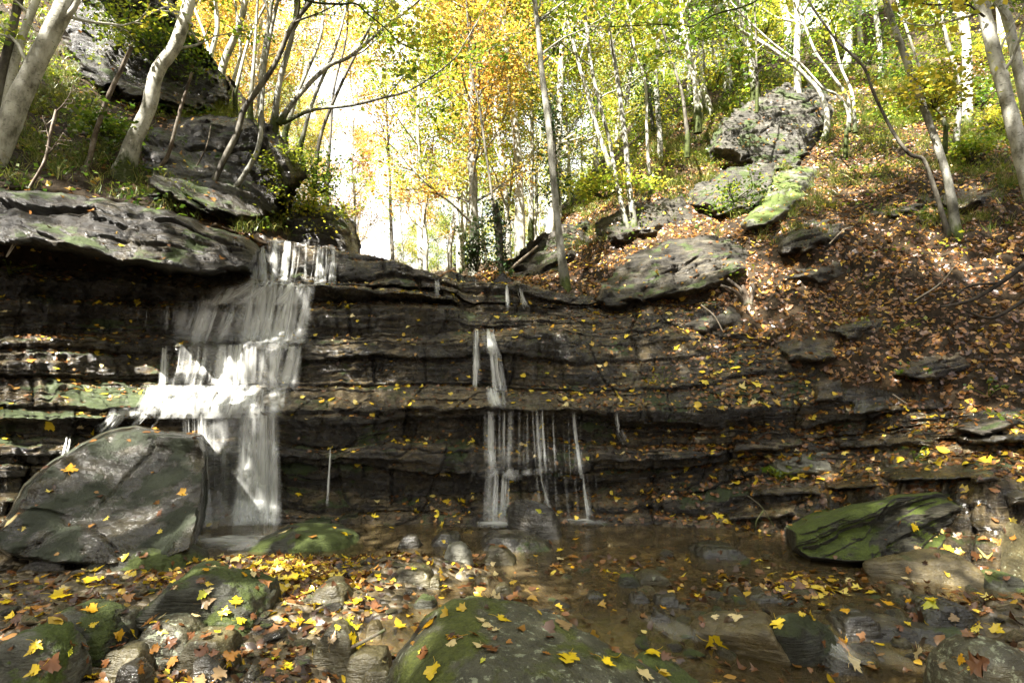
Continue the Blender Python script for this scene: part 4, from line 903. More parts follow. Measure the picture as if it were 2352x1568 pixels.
while n < 190:
    y = 13 + 47 * rng.random() ** 1.25; X = rng.uniform(-250, 2650)
    x = (X - CX) / FD * y
    if 640 < X < 960 and not (X > 940 and y > 24) and not (y > 27 and rng.random() < .62): continue
    if X < 640 and y < 15: continue
    if any((x - a) ** 2 + (y - b) ** 2 < 2.4 for a, b in placed): continue
    placed.append((x, y))
    kind = 'leaf_or' if (X < 1250 and rng.random() < .36) or rng.random() < .1 else ('leaf_gr' if rng.random() < .1 else 'leaf_yg')
    where = 'on the wooded slope beyond the left bank' if X < 800 else 'in the valley wood seen above the waterfall rim' if X < 1300 else 'on the upper right hillside wood'
    forest(x, y, ground_z(x, y) - .15, kind, where, 'trees of the autumn wood', float(rng.uniform(.75, 1.15))); n += 1

# trees with their own stems
def px_path(pts, d0, d1=None, ext=4.5):
    d1 = d0 if d1 is None else d1; k = len(pts)
    p = np.array([P(x, y, d0 + (d1 - d0) * i / (k - 1)) for i, (x, y) in enumerate(pts)])
    if ext:
        T = norm(p[-1] - p[-2]); q = [p[-1]]
        for i in range(4):
            T = norm(T + np.array([0, 0, .22])); q.append(q[-1] + T * ext / 4)
        p = np.concatenate([p, q[1:]])
    return p, k
hero_n = 0
def hero(label, stems, d, bark='bark_grey', leaf='leaf_yg', nb=12, blen=1.3, leaves=22, lsize=.085, ext=4.5, name='tree', cat='tree', t0=.35, root=True, d1=None, group=None, flare=1.5, bias=0.):
    """stems: list of (image points, width at start, width at end)"""
    global hero_n; hero_n += 1; r = np.random.default_rng(300 + hero_n)
    if root:
        for st in stems[:1]:
            hb = hit(*st[0][0], (cliff_bvh, bank_bvh))
            if hb and abs(hb[0].y - d) < 2.5: d = hb[0].y + .03
    base = P(*stems[0][0][0], d); t_ = thing(name, label, cat, base, group)
    tb, LL = [], []
    for pts, w0, w1 in stems:
        p, k = px_path(pts, d, d1, ext); n = 14 + 6 * len(pts)
        path = crom(p, n); s = np.linspace(0, 1, n); cut = (k - 1) / (len(p) - 1)
        rad = np.where(s < cut, w0 + (w1 - w0) * s / max(cut, .01), w1 * (1 - .75 * (s - cut) / (1 - cut + 1e-6))) / 2 / FD * d * .9 / (1 + ((pts[0][0] - CX) / FD) ** 2) ** .75
        if root: rad = rad * (1 + (flare - 1) * np.exp(-s * 22))
        if root and pts is stems[0][0]: path = np.concatenate([[path[0] + np.array([0, .08, -.45])], path]); rad = np.concatenate([[rad[0] * 1.15], rad])
        tb.append(tube(path, rad, 12 if w0 > 12 else 7, .10 if w0 > 12 else .06))
        if nb:
            b_, L = branchset(path, rad, r, t0, nb, blen, 5, leaves, (30, 75), .16, .3, False); tb += b_; LL.append(L)
    V, F = join(tb); obj('trunk', V, F, M[bark], t_)
    if LL: foliage('crown', np.concatenate(LL), lsize, M[leaf], t_, r, bias)
    return t_
hero('thick pale lichen blotched beech trunk leaning in at the far left', [([(-75,560),(-40,440),(7,325),(51,212),(113,85),(157,-10)], 92, 76), ([(128,60),(165,25),(185,-15)], 26, 20)], 4.7, 'bark_pale', nb=6, ext=5)
hero('dark trunk at the left edge behind the thick pale beech', [([(-25,330),(5,170),(28,70),(45,-10)], 36, 32)], 5.6, 'bark_dark', nb=5)
hero('slimmer pale trunk close behind the thick beech at the far left', [([(-5,330),(35,140),(60,60),(85,-5)], 34, 30)], 5.9, 'bark_pale', nb=5)
hero('curved white blotched beech with a mossy foot on the left bank', [([(283,405),(308,325),(342,246),(362,164),(403,103),(431,20),(437,-10)], 50, 40)], 7.35, 'bark_pale', nb=8, flare=1.9)
hero('dark slender double kinked tree leaning right above the fall', [([(475,455),(506,383),(543,308),(560,253),(595,202),(632,147),(670,61),(718,-3)], 19, 15)], 7.9, 'bark_dark', nb=12, t0=.55)
hero('thin mottled tree bending up from the mossy stool left of the fall', [([(512,466),(560,403),(595,335),(601,246),(608,150),(625,60),(640,-10)], 16, 11)], 7.95, 'bark_grey', nb=10, t0=.5)
hero('many stemmed tree fanning out over the top of the fall', [([(629,290),(642,191),(670,85),(684,0)], 18, 13), ([(639,285),(684,222),(752,154),(804,130),(878,68),(963,0)], 15, 8), ([(649,283),(718,253),(804,243),(880,225),(946,205),(1035,143),(1069,96)], 11, 4), ([(602,300),(598,205),(615,68),(625,0)], 17, 13)], 9.3, 'bark_grey', nb=11, t0=.3, blen=1.5, leaves=26)
hero('pale pair of trunks on the bank behind the overhanging rock', [([(487,225),(482,143),(499,68),(495,0)], 15, 13), ([(487,150),(470,80),(447,20),(440,-10)], 9, 7)], 11, 'bark_pale', nb=10)
hero('broad mottled trunk beside the pale pair on the upper left bank', [([(500,215),(516,140),(547,68),(564,0)], 24, 20)], 11.3, 'bark_grey', nb=10)
hero('thin bright white stem in front of the orange wood on the left', [([(525,225),(540,170),(553,120),(547,60),(540,0)], 11, 8)], 11.2, 'bark_pale', nb=8, leaf='leaf_or')
hero('stout smooth grey beech leaning left at the right edge', [([(2410,560),(2352,376),(2334,308),(2310,222),(2283,120),(2262,34),(2252,-7)], 60, 50), ([(2296,170),(2300,110),(2325,60),(2352,10)], 9, 6)], 5.7, 'bark_pale', nb=6)
hero('second smooth grey beech trunk close behind the one at the right edge', [([(2420,520),(2372,300),(2348,205),(2320,68),(2300,0)], 46, 38)], 6.3, 'bark_pale', nb=6)
hero('straight greenish grey beech leaning left on the right leaf slope', [([(2197,540),(2180,427),(2150,325),(2112,222),(2081,137),(2050,51),(2033,-3)], 29, 23)], 7.0, 'bark_grey', nb=9, leaves=12, t0=.62)
hero('elbowed thin stem rising from the foot of the straight beech', [([(2178,540),(2150,444),(2122,369),(2091,355),(2054,308),(2009,219),(1989,164),(1968,137),(1921,92),(1890,51),(1856,0)], 15, 8)], 7.1, 'bark_dark', nb=9, t0=.4)
hero('bow shaped grey stem curving left from the sunlit rock', [([(1893,325),(1900,273),(1886,219),(1856,181),(1815,144),(1767,109),(1719,82),(1685,48),(1664,0)], 17, 9)], 9.8, 'bark_pale', nb=11, t0=.4)
hero('clump of three thin stems bowing left behind the sunlit rock', [([(1944,305),(1948,260),(1924,219),(1890,202),(1839,147),(1770,96),(1692,20),(1670,-10)], 10, 6), ([(1950,303),(1948,232),(1910,171),(1873,120),(1845,51),(1822,0)], 11, 7), ([(1964,305),(1958,219),(1931,154),(1917,103),(1880,0)], 11, 7)], 9.9, 'bark_pale', nb=8, t0=.4)
hero('bright white thick trunk high on the right slope', [([(2218,285),(2221,171),(2218,85),(2201,0)], 38, 30)], 9.6, 'bark_pale', nb=10)
hero('slender pale sapling left of the bright white trunk', [([(2173,290),(2150,239),(2112,154),(2080,60),(2060,0)], 11, 8)], 9.0, 'bark_pale', nb=10, leaves=26)
hero('crooked pale tree just left of the bright white trunk', [([(2194,345),(2204,205),(2173,85),(2156,0)], 18, 12)], 9.1, 'bark_grey', nb=10)
hero('very thin dark upright stem above the sunlit rock', [([(1739,205),(1736,85),(1733,0)], 7, 5)], 10.5, 'bark_dark', nb=6)
hero('slim pale tree standing alone on the rim right of the fall', [([(1299,660),(1285,550),(1270,400),(1258,270),(1245,170),(1235,60),(1228,0)], 21, 13)], 8.6, 'bark_grey', 'leaf_gr', nb=16, blen=1.6, leaves=28, t0=.42, bias=.1)
hero('mossy slim tree left of a pair on the right bank', [([(1459,530),(1445,427),(1435,308),(1414,154),(1400,68),(1410,0)], 15, 10)], 10, 'bark_grey', nb=13, blen=1.6, leaves=26)
hero('slim tree right of a pair on the right bank, leaning left', [([(1445,540),(1418,427),(1400,325),(1377,239),(1356,137),(1340,0)], 12, 9)], 10.2, 'bark_grey', nb=12, blen=1.6, leaves=26)
hero('pale leaning tree behind the pair on the right bank', [([(1405,395),(1370,290),(1342,191),(1322,120),(1290,0)], 12, 9)], 12, 'bark_pale', nb=12, blen=1.8, leaves=26)
hero('ivy clad pole tree right of the pair on the bank', [([(1493,450),(1486,308),(1482,191),(1459,120),(1440,0)], 9, 7)], 12, 'bark_pale', nb=12, blen=1.6, leaves=26)
hero('white trunk with dark ivy on the hillside skyline', [([(1603,262),(1592,171),(1569,68),(1565,0)], 15, 11)], 13, 'bark_pale', nb=12, blen=1.7)
hero('white trunk bending left on the hillside skyline', [([(1637,270),(1613,191),(1603,120),(1589,51),(1579,0)], 14, 10)], 13, 'bark_pale', nb=12, blen=1.7)
hero('wide based pale trunk on the hillside skyline', [([(1674,215),(1668,137),(1654,68),(1644,0)], 24, 17)], 15, 'bark_pale', nb=12, blen=2)
hero('broad shadowed trunk above the large sunlit rock', [([(1735,205),(1719,103),(1709,34),(1700,-10)], 20, 14)], 14, 'bark_grey', nb=12, blen=2)
hero('dark thin tree leaning left below the skyline trunks', [([(1579,310),(1568,222),(1551,164),(1520,60),(1500,0)], 10, 7)], 11, 'bark_dark', nb=12, blen=1.6)
hero('thick tan lit trunk in the valley behind the fall rim', [([(1195,600),(1192,410),(1185,308),(1171,205),(1160,100),(1150,0)], 23, 14)], 16, 'bark_pale', 'leaf_or', nb=18, blen=2.6, leaves=34, lsize=.11, t0=.4)
hero('slim pale trunk right of the thick tan trunk in the valley', [([(1219,520),(1222,290),(1216,171),(1210,60)], 11, 8)], 18, 'bark_pale', 'leaf_or', nb=16, blen=2.6, leaves=34, lsize=.11)
hero('thin dark tree leaning left in the valley wood', [([(1150,620),(1130,450),(1117,358),(1100,239),(1083,171),(1075,60)], 8, 5)], 13, 'bark_dark', 'leaf_or', nb=14, blen=2, leaves=28)
hero('white trunk lit by sun low in the valley gap', [([(970,625),(963,500),(965,380),(955,250),(950,120)], 16, 10)], 21, 'bark_pale', 'leaf_yg', nb=18, blen=2.8, leaves=34, lsize=.12)
hero('dark slim trunk left of the white trunk in the valley gap', [([(903,620),(897,480),(895,400),(890,300)], 9, 6)], 22, 'bark_dark', 'leaf_or', nb=16, blen=2.5, leaves=30, lsize=.12)
hero('grey trunk between the white trunk and the ivy covered post', [([(1056,630),(1050,500),(1045,400),(1040,250)], 13, 9)], 20, 'bark_pale', 'leaf_yg', nb=16, blen=2.6, leaves=32, lsize=.12)
for q_, (pts, w0, w1, d_, bk, lb) in enumerate([([(690,335),(720,230),(770,110),(800,0)], 11, 7, 10.5, 'bark_grey', 'slender stem leaning right beside the many stemmed tree'), ([(722,400),(740,300),(790,180),(850,60),(870,0)], 11, 6, 11, 'bark_dark', 'dark slender stem leaning toward the sky gap'), ([(655,305),(690,200),(735,90),(745,0)], 12, 8, 10.8, 'bark_pale', 'pale slender stem behind the many stemmed tree'), ([(575,235),(585,120),(592,0)], 11, 8, 11.5, 'bark_grey', 'upright grey stem behind the kinked dark tree'), ([(540,215),(572,90),(615,0)], 10, 7, 11.8, 'bark_pale', 'thin leaning white stem on the upper left bank'), ([(750,440),(758,330),(768,200),(795,90),(800,0)], 9, 5, 12, 'bark_dark', 'thin dark stem nearest the sky gap on the left')]):
    hero(lb, [(pts, w0, w1)], d_, bk, 'leaf_yg' if q_ % 2 else 'leaf_or', nb=11, blen=1.5, leaves=20, t0=.4)
hero('long dark bough reaching in from the top left over the sky gap', [([(560,-60),(700,0),(775,10),(816,9),(843,31),(888,68),(919,99),(966,120)], 9, 3)], 6.5, 'bark_dark', nb=5, blen=.7, ext=0, root=False, name='tree_bough', cat='bough', t0=.5, leaves=12)
hero('long thin dark bough hanging across the top right of centre', [([(1780,-40),(1739,0),(1702,17),(1640,34),(1589,60),(1548,56),(1400,62)], 8, 3)], 6.0, 'bark_dark', nb=6, blen=.7, ext=0, root=False, name='tree_bough', cat='bough', t0=.3, leaves=14)
hero('dark bough crossing behind the right edge beech near the top', [([(2262,40),(2242,24),(2215,10),(2129,10),(2040,-10)], 9, 5)], 5.6, 'bark_dark', nb=5, blen=.6, ext=0, root=False, name='tree_bough', cat='bough', t0=.3, leaves=12)

# dead stems, stump, roots, sticks
hero('tall broken dead stem with a bleached tip on the left bank', [([(195,390),(205,372),(219,308),(246,229),(273,171),(297,120),(304,109)], 20, 13)], 7.0, 'dead_wood', nb=0, ext=0, name='dead_tree', cat='dead tree', flare=1.7)
hero('broken dead stem right of the curved white beech', [([(345,410),(383,362),(403,294),(420,232),(441,167)], 14, 9)], 7.6, 'dead_wood', nb=0, ext=0, name='dead_tree', cat='dead tree')
hero('short dead branch hanging down at the far left below the beech', [([(68,431),(103,369),(116,308),(130,253)], 11, 13)], 6.3, 'dead_wood', nb=3, blen=.35, leaves=0, ext=0, root=False, name='dead_branch', cat='branch')
hero('thin leaning pole in front of the overhanging rock shelf', [([(431,418),(472,342),(485,287)], 6, 3)], 7.7, 'dead_wood', nb=0, ext=0, name='dead_tree', cat='dead tree')
hero('fallen bleached log lying on the leaf slope behind the rim', [([(1125,668),(1180,612),(1235,565)], 9, 6)], 10.3, 'log_wood', nb=0, ext=0, root=False, name='log', cat='log')
hero('old hazel stump with splayed stubs on the right ledge', [([(1712,700),(1690,670),(1655,655)], 13, 8), ([(1715,700),(1700,665),(1670,640)], 13, 8), ([(1722,700),(1730,670),(1728,650)], 12, 10), ([(1712,700),(1704,720),(1697,745)], 9, 5), ([(1720,700),(1712,672),(1705,655)], 16, 9)], 7.3, 'dead_wood', nb=0, ext=0, name='tree_stump', cat='stump', flare=1.6)
hero('thick dark root snaking down at the right edge', [([(2420,560),(2352,610),(2290,655),(2230,690),(2160,705)], 26, 10), ([(2300,650),(2220,660),(2170,712)], 12, 6)], 5.9, 'root', nb=0, ext=0, root=False, name='tree_root', cat='root')
hero('second dark root below the thick root at the right edge', [([(2420,640),(2352,690),(2280,730),(2220,715)], 22, 8)], 5.7, 'root', nb=0, ext=0, root=False, name='tree_root', cat='root')
hero('forked stick leaning into the pool beside the right bank', [([(1718,1138),(1750,1165),(1778,1208)], 4, 3), ([(1755,1170),(1738,1195),(1736,1212)], 4, 3)], 5.9, 'dead_wood', nb=0, ext=0, root=False, name='stick', cat='stick')
hero('short black cut stick lying among leaves in the left foreground', [([(215,1365),(250,1378),(285,1392)], 11, 10)], 4.1, 'dead_wood', nb=0, ext=0, root=False, name='stick', cat='stick')
hero('dark twig lying under the leaves at the far left', [([(105,1318),(150,1335),(200,1352)], 10, 7)], 4.4, 'dead_wood', nb=0, ext=0, root=False, name='stick', cat='stick')
hero('brown stick lying against the left side of the foreground boulder', [([(775,1500),(830,1475),(885,1445)], 11, 8)], 3.1, 'dead_wood', nb=0, ext=0, root=False, name='stick', cat='stick')
hero('bent root hanging from the cut bank on the right slope', [([(2080,800),(2075,830),(2060,870)], 8, 5)], 6.7, 'dead_wood', nb=0, ext=0, root=False, name='tree_root', cat='root')
for i, (a, b, c, d_) in enumerate([((2050,905),(2080,925),(2110,945),6.3), ((1905,560),(1935,530),(1960,520),7.6), ((2100,690),(2160,650),(2200,600),7.2), ((1610,700),(1640,725),(1660,760),7.4), ((30,560),(15,590),(40,555),6.2)]):
    hero(['twig lying on the leaf slope above the dark slab', 'twig by the low layered rock on the slope', 'long thin twig on the slope below the twin trees', 'thin twig hanging over the ledge below the overhanging rock', 'twig at the far left under the broad dark rock'][i], [([a, b, c], 5, 3)], d_, 'log_wood', nb=0, ext=0, root=False, name='twig', cat='twig')

# unseen trees added round the camera to shade the scene
SHADE = []
for gx_ in np.arange(-14, 7, 2.5):
    for gy_ in np.arange(-11, 5, 2.5):
        x, y = gx_ + rng.uniform(-.8, .8), gy_ + rng.uniform(-.8, .8)
        if y > -1.5 and abs(x) < max(1.5, 1.05 * y + 3.2): continue
        if abs(x) < 1.2 or rng.random() < .42 or (y < -4.2 and rng.random() < .38): continue
        SHADE.append((x, y))
SHADE += [(1.9, -1.8), (3.7, -.4), (-2.2, -1.9), (5.6, 1.2), (-7.9, -5.0), (-5.2, -5.6), (-4.2, -.2), (3.0, -3.2), (7.2, 2.2), (-5.6, 1.0)]
for x, y in [(-2.7, -2.6), (.4, -2.2), (2.6, -3.6)]:
    forest(x, y, -.4, 'shade', 'added out of view behind the camera to cast shade', 'unseen trees added for shade', 1.5 if x > 0 else 1.38)
for x, y in SHADE:
    forest(x, y, -.3 if abs(x) < 5 else .8 + .5 * (abs(x) - 5), 'shade', 'added out of view behind the camera to cast shade', 'unseen trees added for shade', float(rng.uniform(.85, 1.05)))

# shrubs and low foliage
def shrub(label, X, Y, d, rx, rz, n, mat, size=.07, name='shrub', bias=0., group=None):
    r = np.random.default_rng(int(X + Y)); c = P(X, Y, d); w = rx / FD * d; hz = rz / FD * d
    base = c + np.array([0, .1, -hz]); t_ = thing(name, label, name, base, group)
    tb, L = [], []
    for k in range(14):
        e = c + r.normal(size=3) * np.array([w * .6, w * .45, hz * .55]); mid = (base + e) / 2 + r.normal(size=3) * .08
        q = crom([base, mid, e], 8); tb.append(tube(q, np.linspace(.010, .003, 8), 5))
        m = n // 14; L.append(q[3 + r.integers(0, 5, m)] + r.normal(size=(m, 3)) * np.array([w * .3, w * .3, hz * .16]))
    V, F = join(tb); obj('stem', V, F, M['bark_dark'], t_); foliage('leaves', np.concatenate(L), size, M[mat], t_, r, bias)
shrub('bright yellow leaved shrub at the foot of the pair of slim trees', 1390, 415, 10.3, 95, 40, 1500, 'leaf_yg', .08, bias=.35)
shrub('light green shrub hanging beside the overhanging rock left of the gap', 715, 470, 9.8, 70, 60, 1500, 'leaf_yg', .07, bias=-.1)
shrub('leafy green sapling over the ivy draped rock behind the fall', 735, 390, 10.5, 60, 60, 1100, 'leaf_yg', .07)
shrub('dark evergreen sapling in the valley left of the ivy covered post', 1095, 555, 12, 40, 70, 1300, 'ivy', .07)
shrub('small green bush on the right slope behind the twin trees', 2150, 180, 8.2, 110, 70, 1400, 'leaf_yg', .08, bias=-.1)
shrub('yellow green bush low under the bow shaped stem', 1690, 430, 8.6, 60, 30, 500, 'leaf_yg', .06, bias=-.1)
shrub('leafy young plants on the bank above the curved white beech', 230, 270, 7.8, 90, 40, 700, 'leaf_gr', .08, bias=.2)
shrub('ferny green growth hanging over the rock wall in the upper left corner', 330, 40, 9.8, 130, 70, 2600, 'leaf_gr', .07)
shrub('ferny growth on the bank at the foot of the many stemmed tree', 640, 350, 9.0, 50, 50, 1000, 'leaf_gr', .06, bias=.1)
SP = [(1560,205),(1650,150),(1730,120),(1820,95),(1900,60),(2000,110),(2080,150),(2140,240),(2250,200),(2310,260),(2180,60),(1960,20),(2280,90),(2040,250),(1500,260),(1760,40),(2120,20),(2330,150),(1850,170),(1600,60),(1700,230),(2230,330)]
for i, (X, Y) in enumerate(SP):
    hh = hit(X, Y + 25, (cliff_bvh,)); d = hh[0].y if hh else 13
    shrub('low yellow green beech sapling among the trunks high on the right hillside', X, Y, min(d, 15) - .3, 62, 40, 620, 'leaf_yg', .085, name='sapling', bias=float(rng.uniform(-.3, .2)), group='saplings on the right hillside')
def ivy_post(label, pts, d, w, n, mat='ivy', sz=.07):
    r = np.random.default_rng(int(pts[0][0])); p, _ = px_path(pts, d, ext=0); q = crom(p, 30); t_ = thing('ivy', label, 'ivy', p[0])
    V, F = tube(q, np.full(30, .05), 7); obj('stem', V, F, M['bark_dark'], t_)
    L = q[r.integers(0, 30, n)] + r.normal(size=(n, 3)) * w; foliage('leaves', L, sz, M[mat], t_, r)
ivy_post('ivy covered slim post of a tree rising from the fall rim', [(1155,660),(1150,600),(1148,530),(1138,470)], 9.6, .1, 900)
ivy_post('dark ivy climbing beside the slim pale tree on the rim', [(1282,470),(1275,400),(1268,300),(1262,240)], 9.2, .13, 900)
ivy_post('ivy climbing a tree right of the pair on the bank', [(1500,300),(1490,220),(1480,150)], 12, .2, 900)
# the bright green plant and others on the rocks
def plant(label, X, Y, n=16, size=.075, mat='leaf_gr', bias=.2, spread=.13):
    hh = hit(X, Y + 12); r = np.random.default_rng(int(X * 3 + Y)); b = np.array(hh[0]); t_ = thing('plant', label, 'plant', b)
    tb, L = [], []
    for k in range(n):
        e = b + np.array([*(r.normal(size=2) * spread), abs(r.normal()) * .06 + .06]) + np.array([0, -.05, 0]); tb.append(tube(crom([b, (b + e) / 2 + [0, 0, .03], e], 6), np.full(6, .0025), 4)); L.append(e)
    V, F = join(tb); obj('stem', V, F, M['leaf_gr'], t_, attrs={'rnd': ('POINT', np.full(len(V), .6))})
    L = np.array(L); L = np.concatenate([L, L + r.normal(size=L.shape) * .03]); foliage('leaves', L, size, M[mat], t_, r, bias)
plant('bright green broad leaved plant growing on the pale slab right of the pool', 1790, 1090, 16, .10, bias=.15)
for i, (X, Y, lb) in enumerate([(1520,880,'tiny green plant on the sloping ledge'), (2045,755,'green seedling on the leaf slope above the hanging root'), (1960,745,'light green seedling on the leaf slope left of the hanging root'), (2090,860,'small green plant on the cut bank'), (1690,640,'leafy green plant over the old stump'), (1990,650,'small seedling among leaves below the twin trees'), (2100,1050,'green seedling on the dark slab'), (20,620,'green plant at the far left under the broad dark rock'), (2270,900,'trailing green leaves at the right edge'), (2330,960,'trailing leaves low at the right edge')]):
    plant(lb, X, Y, 8, .06, bias=.1)

# ------------------------------------------------------------------ ground cover (uncountable)
def tufts(centers, nr, r, nb=16, ln=.22, spread=.05):
    n = len(centers) * nb; c = np.repeat(centers, nb, 0) + r.normal(size=(n, 3)) * spread * np.array([1, 1, .2])
    d = norm(r.normal(size=(n, 3)) * np.array([.5, .5, .1]) + np.array([0, -.25, .9])); l = ln * r.uniform(.5, 1.3, (n, 1))
    s = norm(np.cross(d, [0, 1, .3])) * .004
    m = c + d * l * .6; e = m + norm(d * .4 + np.array([0, -.3, -.35]) + r.normal(size=(n, 3)) * .3) * l * .55
    V = np.stack([c - s, c + s, m + s * .8, m - s * .8, e + s * .15, e - s * .15], 1).reshape(-1, 3)
    i = np.arange(n)[:, None] * 6
    return V, np.concatenate([i + [[0, 1, 2, 3]], i + [[3, 2, 4, 5]]]), np.tile(r.random(n), 2)
def pick(cen, w, n):
    return rng.choice(len(cen), n, p=w / w.sum())
r = np.random.default_rng(77)
hx, hy = proj(fc)
onsoil = sf & (fc[:, 1] < 22)
w = farea * onsoil * sstep(600, 380, hy) * (hx > 1250) * np.clip(fbm(fc * .9, 2) + .35, 0.02, 2) * (fc[:, 1] < 17)
ih = pick(fc, w, 3200); bx_, by_ = proj(bc)
wb = barea * (by_ < 540) * np.clip(fbm(bc * 1.1, 2) + .45, .05, 2) * (bc[:, 1] < 13)
ib = pick(bc, wb, 1500)
V_, F_, rn = tufts(np.concatenate([fc[ih], bc[ib]]), None, r)
tag(obj('grass', V_, F_, M['grass'], attrs={'rnd': ('FACE', rn)}, smooth=False), 'long green grass tufts drooping on both banks', 'grass', kind='stuff')
ic = pick(fc, farea * onsoil * sstep(620, 300, hy) * (hx > 1050) * np.clip(fbm(fc * .7 + 9, 2) + .3, 0.0, 2), 2600); ib2 = pick(bc, wb, 700)
cc = np.concatenate([fc[ic], bc[ib2]]); pos = np.repeat(cc, 14, 0) + r.normal(size=(len(cc) * 14, 3)) * np.array([.16, .16, .05]) + np.array([0, -.03, .08])
V_, F_ = leafquads(pos, .07, r)
tag(obj('ground_cover', V_, F_, M['leaf_gr'], attrs={'rnd': ('FACE', rnd_for(pos, r))}, smooth=False), 'low leafy green plants covering the slopes', 'undergrowth', kind='stuff')

# ------------------------------------------------------------------ fallen leaves
HALF = [(.0, -.02), (.16, -.06), (.44, -.12), (.36, .06), (.56, .10), (.66, .34), (.46, .34), (.34, .40), (.42, .62), (.24, .66), (.14, .80), (0, 1.)]
LEAF = np.array(HALF + [(-x, y) for x, y in HALF[-2:0:-1]])
LEAF_S = np.array([(0, 0), (.42, -.1), (.3, .12), (.6, .32), (.3, .42), (.34, .66), (0, 1), (-.34, .66), (-.3, .42), (-.6, .32), (-.3, .12), (-.42, -.1)])
LEAF_O = np.array([(.0, -.05), (.2, .02), (.34, .18), (.38, .38), (.33, .6), (.2, .82), (0, 1), (-.2, .82), (-.33, .6), (-.38, .38), (-.34, .18), (-.2, .02)])
LEAF_T = np.array([(.03, 0), (.3, -.02), (.52, .12), (.34, .26), (.44, .5), (.2, .55), (0, 1), (-.12, .6), (-.4, .64), (-.3, .36), (-.48, .3), (-.2, .02)])
def leaf_batch(pos, nr, size, r, tilt=.3, tpl=LEAF_S):
    n = len(pos); nr = norm(nr + r.normal(size=(n, 3)) * tilt); t = norm(np.cross(nr, r.normal(size=(n, 3)))); b = np.cross(nr, t)
    T = np.stack([np.concatenate([[[0, .35]], q_]) for q_ in (LEAF_S, LEAF_O, LEAF_T)]); k = T.shape[1]; T = T[r.choice(3, n, p=[.4, .3, .3])]; x, y = T[..., 0], T[..., 1] - .4
    cu = r.normal(size=(n, 1)) * .55; cv = r.normal(size=(n, 1)) * .45; tw = r.normal(size=(n, 1)) * .4
    z = cu * x ** 2 + cv * y ** 2 + tw * x * y + r.normal(size=(n, k)) * .03; asp = r.uniform(.7, 1.05, (n, 1))
    V = pos[:, None] + size[:, None, None] * ((x * asp)[..., None] * t[:, None] + y[..., None] * b[:, None] + (z + .05)[..., None] * nr[:, None])
    i = np.arange(1, k); fan = np.stack([np.zeros(k - 1, int), i, np.roll(i, -1)], -1)
    return V.reshape(-1, 3), (np.arange(n)[:, None, None] * k + fan).reshape(-1, 3), k - 1
def litter(name, label, pos, nr, size, rn, r, tilt=.3):
    V, F, k = leaf_batch(pos, nr, size, r, tilt)
    return tag(obj(name, V, F, M['litter'], attrs={'rnd': ('FACE', np.repeat(rn, k))}, smooth=False), label, 'fallen leaves', kind='stuff')
r = np.random.default_rng(88)
# on the soil of the right slope
dist = fc[:, 1]
w = farea * onsoil * np.clip(1.2 - .3 * np.abs(fbm(fc * .8, 2)), .2, 2) * np.clip(fnn[:, 2] + .2, .05, 1) * (dist < 16) * np.clip(8 / dist, .2, 1)
i1 = pick(fc, w, 95000)
rn = np.clip(.43 + .17 * r.normal(size=95000) + .08 * pn(fc[i1] * 1.5), 0.02, .93)
litter('leaf_litter', 'brown and orange fallen leaves carpeting the right hillside', fc[i1], fnn[i1], np.clip(r.normal(.058, .022, 95000), .02, .12), rn, r, .35)
# on rock treads
clump = np.clip(fbm(fc * np.array([1.1, 1.1, 2.4]) + 5, 3) + .12, 0, 2)
right = sstep(1050, 1750, hx)
wetx = np.exp(-((hx - 560) / 170) ** 2)
w = farea * (~sf) * sstep(.45, .85, fnn[:, 2]) * (dist < 9.5) * (hy > 500) * (.12 + clump * .8 + right * 1.3) * (1 - .93 * wetx)
i2 = pick(fc, w, 9500)
rn = np.clip(.42 + .2 * r.normal(size=9500), 0.02, 1); yl = r.random(9500) < np.where(hx[i2] < 1300, .11, .05); rn[yl] = r.uniform(.75, 1, yl.sum())
sz = np.where(yl, r.uniform(.05, .10, 9500), r.uniform(.018, .06, 9500)) * np.where(hx[i2] > 1600, 1.3, 1)
litter('leaf_litter', 'small brown and yellow leaves stuck to the wet rock ledges', fc[i2] + fnn[i2] * .008, fnn[i2], sz, rn, r, .25)
# left bank
i3 = pick(bc, barea * (bc[:, 1] < 13), 3500)
litter('leaf_litter', 'brown leaves lying between ferns on the left bank', bc[i3], bnn[i3], r.uniform(.05, .11, 3500), np.clip(.42 + .22 * r.normal(size=3500), .02, .95), r, .4)
# behind the rim
vi = r.random(2500); 
